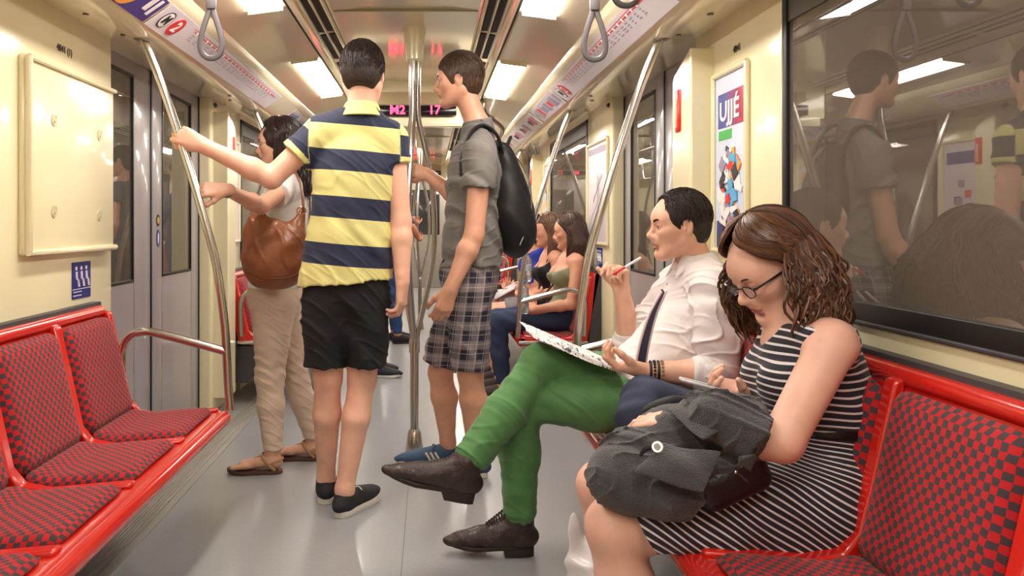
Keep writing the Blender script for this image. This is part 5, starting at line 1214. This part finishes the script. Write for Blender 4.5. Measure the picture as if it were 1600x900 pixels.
# ============================================================ E: seated woman in the striped dress
def person_E():
    root = person('E', 'seated woman in glasses and a navy and white striped dress looking down at a phone', (.8, 1.95))
    sk = skin_mat('light_skin', (230, 180, 160)); A = lambda x, y, Y: tuple(at(x, y, Y))
    H = Fr(A(1205, 418, 1.95), (-.80, -.16, -.50), sc=1.0)
    T = dict(pelvis=(.915, 1.94, .535), waist=(.932, 1.935, .70), chest=(.915, 1.93, .815), neck=A(1258, 505, 1.95), skull=H.p(-.025, 0, -.05), sl=A(1302, 538, 1.765), sr=A(1222, 524, 2.11), hl=(.90, 1.85, .515), hr=(.90, 2.03, .515), wp=.175, ww=.135, wc=.145, dp=.12, dw=.105, dc=.10, rs=.046, rn=.050, fwd=(-1, 0, 0), bz=-.035)
    el, wl = A(1222, 690, 1.69), A(1078, 668, 1.80); er, wr = A(1232, 640, 2.14), A(1166, 612, 2.02)
    B = SD(); torso(B, T, fem=True); head(B, H, fem=True, jaw=.95); arm(B, T['sl'], el, wl, (.050, .043, .042, .026)); arm(B, T['sr'], er, wr, (.048, .040, .040, .025))
    kl, kr = (.425, 1.82, .455), (.455, 2.10, .455); al, ar = (.47, 1.82, .10), (.50, 2.08, .10)
    leg(B, T['hl'], kl, al, (.095, .068, .062, .038), back=(1, 0, 0)); leg(B, T['hr'], kr, ar, (.095, .066, .060, .038), back=(1, 0, 0))
    for a in (al, ar): bare_foot(B, a, (-1, 0, 0), (a[0]+.045, a[1], .02))
    hand(B, wl, (-.80, .50, .10), (.2, .2, -1), 1, .92, curl=(22, 30, 20), tang=35)
    hand(B, wr, (-.92, -.22, .12), (-.10, -.55, .85), -1, .92, curls=[(30, 45, 30), (38, 50, 30), (42, 52, 30), (46, 52, 30)], tcurl=18, tang=38, tout=.6)
    B.mesh('body', [sk, mat('lip', (200, 112, 112), .4)], .0034*RQ, root, matf=lips_matf(H)); eyes(H, root, closed=True, brow=(70, 46, 34), browth=.0028)
    # lowered eyelids: a dark lash line
    for q in (1, -1):
        B = MB(); B.tube([H.p(.082, q*.018, -.004), H.p(.0885, q*.031, -.0065), H.p(.082, q*.046, -.004)], .0012, 6, sub=4); B.build('eyelashes', mat('lash', (24, 16, 14), .8), root)
    # glasses
    B = MB(); g = mat('dark_glasses_frame', (22, 18, 24), .2, coat=.5)
    for q in (1, -1):
        B.tube([H.p(.104-.010*abs(math.cos(a))*(.5), q*(.034+.024*math.cos(a)), -.004+.0155*math.sin(a)*(1 if math.sin(a) > 0 else 1.0)) for a in [2*math.pi*i/24 for i in range(25)]], .0017, 7)
        B.tube([H.p(.098, q*.057, .004), H.p(.085, q*.070, .006), H.p(-.008, q*.078, .008)], .0026, 7, sub=3)
    B.tube([H.p(.1, -.011, .002), H.p(.108, 0, .005), H.p(.1, .011, .002)], .0017, 7); gl = B.build('glasses', g, root)
    lm = mat('spectacle_lens', (240, 244, 246), .05, alpha=.12)
    for q in (1, -1):
        B = MB(); B.loft([[H.p(.101-.004*abs(math.cos(a))+dd, q*(.034+.023*math.cos(a)), -.004+.0148*math.sin(a)) for a in [2*math.pi*i/20 for i in range(20)]] for dd in (0, .0012)]); B.build('lens', lm, gl)
    # hair: a base volume plus many wavy locks
    hm = mat('brown_hair_base', (58, 37, 29), .5, bump=.2, bscale=200); Q = SD()
    Q.ell(H.p(-.012, 0, .044), (.102, .083, .091), .01, H.R); Q.ell(H.p(-.045, 0, -.01), (.066, .074, .08), .03, H.R)
    nk = Vector(T['neck']); Q.cone(H.p(-.055, .02, -.02), tuple(nk+Vector((.045, -.05, .02))), .062, .045, .03); Q.cone(H.p(-.055, -.02, -.02), tuple(nk+Vector((.035, .03, .03))), .056, .04, .03)
    Q.cone(H.p(-.026, .062, .0), tuple(nk+Vector((-.005, -.085, .055))), .028, .030, .03); Q.cone(H.p(-.02, -.060, .0), tuple(nk+Vector((-.03, .08, .05))), .028, .026, .03)
    Q.ell(H.p(.102, 0, -.028), (.084, .070, .108), .012, H.R, '-'); Q.ell(H.p(.112, 0, .046), (.098, .170, .092), .006, H.R, '-'); Q.ell(H.p(.098, .03, -.03), (.06, .05, .07), .012, H.R, '-')
    Q.disp(folds(tuple(Vector(H.y)*60+Vector((0, 0, 30))), (14, 12, 40), .004)); Q.mesh('hair', hm, .0036*RQ, root)
    lm_ = lock_mat('brown_locks', (48, 30, 24), (124, 84, 60))
    long_locks(H, root, lm_, 1150, .225, .013, r=(.0020, .0040), rad=(.113, .096, .100), seed=5, drift=(.045, 0, 0), spread=.05, a_side=(76, 125), sweep=1.7)
    # dress
    navy = (34, 32, 46); wht = (224, 218, 222)
    G = SD(); torso(G, T, .012, neck=False, fem=True, k=.05); G.cone((.93, 1.935, .66), (.935, 1.935, .72), .148, .142, .05, flat=(1, 0, 0), fs=.8)
    # open neckline and armholes
    N_ = Vector(T['neck']); G.ell(tuple(N_+Vector((-.055, 0, .02))), (.105, .088, .085), .01, None, '-'); G.cut(tuple(N_+Vector((0, 0, .012))), (0, 0, 1), .008)
    for s_ in (T['sl'], T['sr']):
        s_ = Vector(s_); o_ = (s_-N_); o_.z = 0; o_.normalize(); G.ell(tuple(s_+o_*.062+Vector((-.020, 0, -.045))), (.072, .052, .110), .008, None, '-')
    # skirt over both thighs, closed between them, hem at the knees
    K = SD(); K.ell((.915, 1.94, .545), (.135, .190, .125), .05); K.cone(T['hl'], tuple(Vector(kl)+Vector((.045, 0, .0))), .118, .090, .05); K.cone(T['hr'], tuple(Vector(kr)+Vector((.06, 0, .0))), .118, .084, .05)
    K.box((.72, 1.95, .515), (.20, .13, .055), .04, .05); K.box((.75, 1.845, .44), (.27, .085, .030), .02, .05)
    K.cut((.478, 1.9, .5), (-1, .10, -.42), .004); K.cut((.7, 1.9, .418), (0, 0, -1), .004); f3 = folds((10, 42, -22), (12, 6, 12), .006); K.disp(f3); K.disp(creases((30, 34, 30), (16, 14, 20), .006))
    G.disp(folds((20, 26, 30), (9, 8, 12), .0028)); G.group(K, .02)
    def st(P):
        f = np.clip((.70-P[:, 2])/.14, 0, 1); f = f*f*(3-2*f)
        return -P[:, 2]+f*(.62*(1.02-P[:, 0]))*1.05+.003*np.sin(P[:, 1]*24+P[:, 0]*9)+.0025*np.sin(P[:, 0]*40+P[:, 2]*14)
    dress = st_mat('striped_jersey', [(0, navy), (.70, wht)], .0172, bump=.12, bscale=150); G.mesh('dress', dress, .0032*RQ, root, st=st)
    C = SD(); C.cone((.932, 1.935, .664), (.934, 1.935, .706), .162, .158, .01, flat=(1, 0, 0), fs=.80, capa=True, capb=True); C.mesh('belt', mat('black_belt', (18, 16, 20), .4), .0035*RQ, root)
    # phone in the far hand
    w = Vector(wr); pc = Vector(A(1097, 601, 1.97)); t = thing('mobile_phone', 'white and grey mobile phone in the hand of the woman in the striped dress', 'phone', tuple(pc)); F = frame(pc, (.2, .9, -.1), (-.92, .12, .22))
    B = MB(); B.box((-.028, -.055, -.0045), (.028, .055, .0045), .004, 3, M=F); B.build('case', mat('silver_case', (205, 205, 212), .3, .2), t)
    B = MB(); B.box((-.0245, -.044, .0042), (.0245, .044, .0052), .0005, 1, M=F); B.build('screen', mat('phone_screen', (70, 78, 95), .08, coat=1), t)
person_E()
# ============================================================ things on and around them
def cloth(name, S, m, res, t, st=None): return S.mesh(name, m, res*RQ, t, st=st)
# navy bag on the seat beside the man
t = thing('tote_bag', 'navy fabric bag with dark handles lying between the two nearest passengers', 'bag', (.80, 2.38, .46))
S_ = SD(); S_.box((.765, 2.40, .545), (.175, .125, .105), .05, .03, [(.96, 0, -.28), (0, 1, 0), (.28, 0, .96)]); S_.ell((.66, 2.38, .575), (.10, .12, .075), .04); S_.disp(folds((28, 20, 30), (10, 14, 8), .005)); S_.disp(folds((60, 30, 20), (20, 9, 15), .0018)); S_.cut((.8, 2.4, .452), (0, 0, -1), .01)
cloth('bag_body', S_, mat('navy_canvas', (42, 50, 76), .8, bump=.2, bscale=300), .0042, t)
for dy in (0, .03):
    B = MB(); B.tube([at(1000, 655, 2.24+dy), at(1008, 640, 2.22+dy), at(1030, 628, 2.2+dy), at(1062, 622, 2.2+dy), at(1100, 640, 2.22+dy)], .011, 8, sub=5, flat=((0, 1, 0), .4)); B.build('handle', mat('dark_handle', (30, 28, 34), .6), t)
# grey jacket heaped on the woman's lap
c = at(1060, 705, 1.86)
t = thing('jacket', 'dark grey wool jacket with a silver button heaped on the lap of the striped dress', 'jacket', tuple(c))
wool = mat('charcoal_wool', (66, 64, 69), .92, bump=.6, bscale=260, var=.12, vscale=60, sheen=.3); S_ = SD()
P = lambda x, y, Y=1.80: tuple(at(x, y, Y))
S_.cone(P(985, 745, 1.80), P(1010, 725, 1.95), .085, .075, .05); S_.cone(P(1000, 715, 1.84), P(1120, 665, 1.80), .075, .058, .04); S_.cone(P(1120, 650, 1.72), P(1190, 690, 1.67), .052, .056, .03, capb=True)
S_.cone(P(1100, 640, 1.80), P(1160, 655, 1.74), .046, .050, .03); S_.box(P(1085, 735, 1.76), (.115, .075, .035), .02, .03, [(.93, .1, .25), (-.1, 1, 0), (-.25, 0, .93)])
S_.cone(P(1030, 680, 1.92), P(1080, 655, 1.96), .06, .05, .04); S_.cone(P(960, 745, 1.76), P(1060, 785, 1.72), .055, .030, .04)
S_.disp(folds((30, 25, 42), (12, 16, 14), .0042)); S_.disp(creases((34, 30, 40), (16, 18, 14), .010)); S_.disp(creases((-30, 36, 52), (20, 12, 18), .007, .25, 1.3)); S_.cut(P(1060, 800, 1.8), (.2, 0, -1), .02); cloth('jacket_body', S_, wool, .0036, t)
# lapel flap and cuff
def flap(pts, name, th=.007, m=wool, parent=None, bend=.01):
    B = MB(); a, b, c, d = [Vector(p) for p in pts]; n = 10; rows = []; nn = (b-a).cross(d-a).normalized()
    for i in range(n+1):
        row = []
        for j in range(n+1):
            u, v = i/n, j/n; p = (a*(1-u)+b*u)*(1-v)+(d*(1-u)+c*u)*v; row.append(p+nn*bend*math.sin(math.pi*u)*math.sin(math.pi*v*1.3)+nn*.003*math.sin(7*u+9*v))
        rows.append(row)
    B.loft(rows, closed=False, caps=False); o = B.build(name, m, parent); md = o.modifiers.new('s', 'SOLIDIFY'); md.thickness = th; md.offset = 0; md = o.modifiers.new('b', 'SUBSURF'); md.levels = 1; md.render_levels = 1; return o
flap([P(988, 738, 1.67), P(1098, 772, 1.63), P(1128, 705, 1.66), P(1035, 692, 1.72)], 'lapel', parent=t)
flap([P(1040, 640, 1.80), P(1100, 690, 1.66), P(1178, 640, 1.69), P(1105, 628, 1.80)], 'collar_flap', parent=t, bend=.014)
bp = Vector(P(1028, 699, 1.672)); B = MB(); B.tube([bp, bp+Vector((-.003, -.006, .003))], .0115, 20); o = B.build('button', mat('silver_button', (205, 198, 194), .3, .6), t)
B = MB(); q = bp+Vector((-.0035, -.007, .0035)); B.tube([q, q+Vector((-.0005, -.001, .0005))], .007, 16); B.build('button_face', mat('engraved_button', (120, 112, 110), .4, .6), o)
B = MB(); B.tube([P(1028, 699, 1.68), P(1010, 700, 1.685), P(1000, 712, 1.69)], [.004, .007, .003], 8, sub=4); B.build('tab', mat('dark_wool', (40, 38, 42), .9), t)
# black purse under the jacket
t = thing('purse', 'black leather purse under the grey jacket on the striped dress', 'purse', P(1125, 745, 1.74)); S_ = SD(); S_.box(P(1132, 742, 1.755), (.085, .07, .045), .03, .02, [(.9, .1, .42), (-.1, 1, 0), (-.42, 0, .9)]); S_.disp(folds((30, 20, 25), (9, 8, 6), .003)); cloth('purse_body', S_, mat('black_leather', (20, 19, 21), .4, bump=.15, bscale=150), .0042, t)
for k in range(2):
    B = MB(); B.ell(P(1150+k*8, 738-k*10, 1.672), (.004, .003, .004), seg=10); B.build('stud', steel, t)
# white plastic bag on the floor by her shins
t = thing('plastic_bag', 'white plastic carrier bag standing on the floor beside the bare knees', 'plastic bag', (.44, 2.12, 0)); S_ = SD()
S_.ell((.47, 2.24, .13), (.075, .09, .13), .04); S_.cone((.43, 2.24, .16), (.405, 2.24, .335), .042, .010, .04, flat=(0, 1, 0), fs=.6); S_.cone((.47, 2.22, .10), (.50, 2.22, .235), .05, .035, .03)
S_.disp(folds((60, 30, 35), (22, 15, 18), .006)); S_.disp(folds((100, 40, -60), (30, 25, 22), .003)); S_.cut((0, 0, .002), (0, 0, -1), .004)
cloth('bag_film', S_, mat('white_polythene', (228, 228, 234), .3, coat=.3), .0042, t)
# ============================================================ people further down the car
def simple_person(label, loc, J, cols, res=.007, long_hair=None, sc=.95, fwd=(-1, -.1, 0), fem=True, shoes=True, sleeve=.3, parts=None):
    root = person('x', label, loc); sk = skin_mat('skin_'+label[:6].strip().replace(' ', '_'), cols['skin']); H = Fr(J['head'], fwd, sc=sc)
    T = dict(pelvis=J['pelvis'], waist=J['waist'], chest=J['chest'], neck=J['neck'], skull=H.p(-.02, 0, -.05), sl=J['sl'], sr=J['sr'], hl=J['hl'], hr=J['hr'], wp=.16, ww=.125, wc=.135, dp=.115, dw=.095, dc=.10, rs=.042, rn=.046, fwd=fwd)
    B = SD(); torso(B, T, fem=fem); head(B, H, detail=res < .006); arm(B, J['sl'], J['el'], J['wl'], (.042, .036, .034, .024)); arm(B, J['sr'], J['er'], J['wr'], (.042, .036, .034, .024))
    leg(B, J['hl'], J['kl'], J['al'], (.085, .056, .052, .034)); leg(B, J['hr'], J['kr'], J['ar'], (.085, .056, .052, .034))
    f = Vector((fwd[0], fwd[1], 0)).normalized()
    for a in (J['al'], J['ar']): bare_foot(B, a, f, (a[0]-f.x*.045, a[1]-f.y*.045, .012)) 
    for k, w in (('l', J['wl']), ('r', J['wr'])): hand(B, w, J.get('h'+k, tuple(f)), J.get('n'+k, (0, 0, 1)), 1 if k == 'r' else -1, .9, curl=(30, 40, 30))
    B.mesh('body', [sk, mat('lip', (190, 95, 95), .4)], res*RQ, root, matf=lips_matf(H))
    hm = hair_mat('hair_'+label[:6].strip().replace(' ', '_'), cols['hair'], cols.get('hair2'))
    if long_hair:
        Q = SD(); Q.ell(H.p(-.015, 0, .042), (.102*sc, .084*sc, .092*sc), .02, H.R)
        for q in (1, -1): Q.chain([H.p(-.03, q*.05, .02), H.p(-.05, q*.068, -.10), H.p(-.045, q*.07, -long_hair)], [.050, .048, .028], .03)
        Q.chain([H.p(-.05, 0, .02), H.p(-.085, 0, -.1), H.p(-.08, 0, -long_hair)], [.07, .06, .035], .03); Q.ell(H.p(.096, 0, -.035), (.080, .060, .092), .012, H.R, '-')
        Q.disp(folds(tuple(Vector(H.y)*90), (10, 8, 22), .003)); Q.mesh('hair', hm, res*.8*RQ, root); long_locks(H, root, lock_mat('locks', cols['hair'], cols.get('hair2', cols['hair'])), 200, long_hair+.05, .004, rad=(.107*sc/.95*.95, .090, .096), seed=8, spread=.012)
    else: short_hair(H, root, hm, res=.005, nape=-.07)
    if cols.get('top'):
        G = SD(); torso(G, T, .012, neck=False, fem=fem)
        if sleeve:
            for s_, e_ in ((J['sl'], J['el']), (J['sr'], J['er'])):
                q = SD(); s0 = Vector(s_); q.cone(tuple(s0), tuple(s0.lerp(Vector(e_), sleeve)), .058, .060 if sleeve < .9 else .048, .03, capb=True); G.group(q, .035)
        else:
            for s_ in (J['sl'], J['sr']): o_ = Vector(s_)-Vector(J['neck']); o_.z = 0; o_.normalize(); G.ell(tuple(Vector(s_)+o_*.035), (.07, .075, .11), .01, None, '-')
        G.cut(tuple(Vector(J['neck'])+Vector((0, 0, -.06 if not sleeve else -.005))), (-.5 if fwd[0] < 0 else .5, 0, 1), .01); G.cut(tuple(Vector(J['pelvis'])+Vector((0, 0, .0))), (0, 0, -1), .01); G.disp(folds((30, 14, 40), (9, 6, 12), .0035)); G.mesh('top', mat('top_cloth', cols['top'], .85, bump=.15, bscale=200), res*.9*RQ, root)
        if not sleeve:
            for s_ in (J['sl'], J['sr']):
                B = MB(); n_, s0 = Vector(J['neck']), Vector(s_); m_ = n_.lerp(s0, .62); B.tube([m_+Vector((-.085, 0, -.13)), m_+Vector((-.06, 0, -.03)), m_+Vector((-.01, 0, .028)), m_+Vector((.05, 0, -.02)), m_+Vector((.07, 0, -.10))], .006, 6, sub=4); B.build('shoulder_strap', mat('strap_cloth', cols['top'], .85), root)
    if cols.get('legs'):
        K = SD(); e = cols.get('legend', 1.); K.ell(J['pelvis'], (.125, .172, .12), .04)
        for h, k_, a in ((J['hl'], J['kl'], J['al']), (J['hr'], J['kr'], J['ar'])):
            if e >= 1: K.chain([h, k_, tuple(Vector(k_).lerp(Vector(a), .5)), tuple(Vector(a)+Vector((0, 0, .03)))], [.098, .068, .060, .046], .02)
            else: K.cone(h, tuple(Vector(h).lerp(Vector(k_), e)), .100, .085, .02, capb=True)
        K.cut(tuple(Vector(J['waist'])+Vector((0, 0, -.03))), (0, 0, 1), .01); K.disp(folds((30, 20, 60), (10, 8, 8), .003)); K.mesh('shorts' if e < 1 else 'jeans', mat('leg_cloth', cols['legs'], .85, bump=.2, bscale=300, var=.1, vscale=12), res*.9*RQ, root)
    if shoes:
        for a in (J['al'], J['ar']): shoe(root, (a[0]-f.x*.05, a[1]-f.y*.05, 0), tuple(f), .25, upper=mat('shoe_cloth', cols['shoe'], .7), sole=mat('pale_sole', cols.get('sole', (205, 200, 195)), .6), res=.006)
    return root
def A5(x, y, Y): return tuple(at(x, y, Y))
def seated(Y, xh=893, yh=362, xoff=0., lean=.0, knee=.44):
    X = .93+xoff
    return dict(head=(X-.0+lean, Y, 1.095), neck=(X+.03+lean*.7, Y, .955), chest=(X+.005+lean*.4, Y, .80), waist=(X+.02, Y, .66), pelvis=(X-.03, Y, .535), sl=(X+.03+lean*.6, Y-.165, .895), sr=(X+.01+lean*.6, Y+.165, .895), hl=(X-.04, Y-.09, .53), hr=(X-.04, Y+.09, .53),
        kl=(knee, Y-.10, .50), kr=(knee+.02, Y+.10, .50), al=(knee+.04, Y-.10, .095), ar=(knee+.04, Y+.12, .095), el=(X-.02, Y-.22, .63), wl=(X-.24, Y-.13, .60), er=(X-.03, Y+.22, .64), wr=(X-.24, Y+.10, .62), hl_=None)
J = seated(5.32); J['wl'] = (.66, 5.17, .585); J['wr'] = (.70, 5.40, .66); J['er'] = (.86, 5.54, .66); J['hl'] = (.89, 5.23, .53); J.pop('hl_')
J2 = dict(J); 
r = simple_person('young woman with long brown hair in an olive strappy top, seated on the far bench', (.7, 5.32), J, dict(skin=(212, 152, 126), hair=(44, 28, 24), hair2=(92, 62, 48), top=(134, 134, 104), legs=(38, 50, 80), shoe=(60, 45, 40)), res=.0055, long_hair=.24, fwd=(-1, .18, -.14), sleeve=0)
J = seated(5.80, xoff=-.03, lean=-.04); J.pop('hl_'); J['wl'] = (.68, 5.66, .66)
simple_person('young woman with light brown hair in black, sitting just beyond the olive top', (.7, 5.80), J, dict(skin=(208, 150, 124), hair=(70, 46, 36), hair2=(130, 92, 70), top=(28, 28, 32), legs=(120, 116, 120), legend=.75, shoe=(50, 40, 40)), res=.0065, long_hair=.26, fwd=(-1, .05, -.1), sleeve=0)
J = seated(6.55, xoff=-.05, lean=-.03); J.pop('hl_')
simple_person('seated person in a bright blue T-shirt and white shorts further along the bench', (.7, 6.55), J, dict(skin=(210, 150, 124), hair=(40, 28, 24), top=(34, 58, 170), legs=(214, 210, 220), legend=.7, shoe=(90, 70, 60)), res=.0065, long_hair=.10, fwd=(-1, -.05, -.25), sleeve=.5)
def standing(X, Y, h=1.75, f=1):
    s = h/1.75; z = lambda v: v*s
    return dict(head=(X+.02*f, Y, z(1.63)), neck=(X-.01*f, Y, z(1.47)), chest=(X, Y, z(1.29)), waist=(X, Y, z(1.10)), pelvis=(X, Y, z(.95)), sl=(X, Y+.17*f, z(1.42)), sr=(X, Y-.17*f, z(1.42)), hl=(X, Y+.09*f, z(.90)), hr=(X, Y-.09*f, z(.90)), kl=(X+.02*f, Y+.10*f, z(.50)), kr=(X+.02*f, Y-.10*f, z(.50)), al=(X-.02*f, Y+.11*f, .10), ar=(X+.02*f, Y-.11*f, .10),
        el=(X-.02, Y+.24*f, z(1.14)), wl=(X+.06*f, Y+.25*f, z(.92)), er=(X-.02, Y-.24*f, z(1.14)), wr=(X+.06*f, Y-.25*f, z(.92)))
J = standing(-.43, 6.05, 1.74, 1)
simple_person('person in dark canvas shoes standing hidden behind the man in the striped shirt', (-.43, 6.05), J, dict(skin=(214, 158, 132), hair=(50, 36, 28), top=(90, 90, 96), legs=(40, 42, 50), shoe=(26, 30, 40)), res=.008, fwd=(1, -.1, 0), fem=False, sleeve=.4)
J = standing(-.33, 7.7, 1.72, -1); J['er'] = (-.2, 7.95, 1.2); J['wr'] = (-.14, 8.2, 1.15); J['el'] = (-.18, 7.5, 1.12); J['wl'] = (-.10, 7.58, 1.0)
simple_person('person in a blue jacket and jeans standing far down the aisle behind the striped shirt', (-.33, 7.7), J, dict(skin=(190, 130, 104), hair=(30, 24, 22), top=(58, 74, 110), legs=(44, 72, 122), shoe=(20, 20, 24), sole=(30, 30, 32)), res=.008, fwd=(1, .3, 0), fem=False, sleeve=.95)
# water bottle, papers, handbag on the far bench
bt = mat('clear_plastic', (226, 236, 240), .08, trans=.85); 
def bottle(x, y, Y, label, h=.20):
    p = at(x, y, Y); t = thing('water_bottle', label, 'bottle', tuple(p)); B = MB()
    B.tube([p, p+Vector((0, 0, .012)), p+Vector((0, 0, h*.3)), p+Vector((0, 0, h*.34)), p+Vector((0, 0, h*.62)), p+Vector((0, 0, h*.80)), p+Vector((0, 0, h*.86)), p+Vector((0, 0, h*.93))], [.026, .031, .031, .028, .031, .029, .014, .012], 18); B.build('body', bt, t)
    B = MB(); B.tube([p+Vector((0, 0, h*.38)), p+Vector((0, 0, h*.60))], .0315, 18); B.build('label_band', mat('blue_label', (170, 190, 205), .4), t)
    B = MB(); B.tube([p+Vector((0, 0, h*.93)), p+Vector((0, 0, h))], .0145, 14); B.build('cap', mat('blue_cap', (60, 110, 170), .4), t)
bottle(819, 490, 5.12, 'clear water bottle held on the knee of the young woman in the olive top', .21)
bottle(824, 440, 5.62, 'second water bottle, further back beside the blue T-shirt', .20)
p = at(792, 462, 6.4); t = thing('magazine', 'open pale magazine on the white shorts of the person in blue', 'magazine', tuple(p))
for q in (1, -1):
    B = MB(); rows = [[p+Vector((u*.09-.02, q*v*.15, .03+.02*math.sin(v*3)+u*.05)) for v in (0, .33, .66, 1)] for u in (-1, 0, 1)]; B.loft(rows, closed=False, caps=False); o = B.build('page', mat('magazine_page', (214, 208, 214), .5), t); md = o.modifiers.new('s', 'SOLIDIFY'); md.thickness = .004
p = Vector((.70, 5.42, .60)); t = thing('handbag', 'small black handbag on the lap of the young woman in the olive top', 'handbag', tuple(p)); S_ = SD(); S_.box(tuple(p+Vector((0, 0, .0))), (.08, .06, .05), .03, .02); S_.disp(folds((30, 20, 30), (8, 6, 9), .004)); S_.mesh('bag_body', mat('dark_bag', (34, 32, 34), .6), .006*RQ, t)
B = MB(); B.tube([p+Vector((.05, -.03, .04)), p+Vector((.14, -.10, .16)), p+Vector((.22, -.16, .31)), p+Vector((.27, -.17, .34))], .006, 6, sub=4); B.build('strap', mat('dark_strap', (30, 28, 30), .6), t)
# ============================================================ camera, light, view
cam = bpy.data.cameras.new('camera'); cam.sensor_width = 36; cam.lens = 36*1240/1600; cam.shift_x = .08; cam.shift_y = -.0631; cam.clip_start = .05
co = bpy.data.objects.new('camera', cam); COL.objects.link(co); co.location = (0, 0, 1.15); co.rotation_euler = (math.pi/2, 0, 0)
S = bpy.context.scene; S.camera = co
wd = bpy.data.worlds.new('world'); S.world = wd; wd.use_nodes = True; wd.node_tree.nodes['Background'].inputs[0].default_value = (.02, .02, .022, 1)
S.view_settings.view_transform = 'Standard'; S.view_settings.look = 'None'; S.view_settings.gamma = 1; S.view_settings.use_curve_mapping = False
S.view_settings.exposure = .06
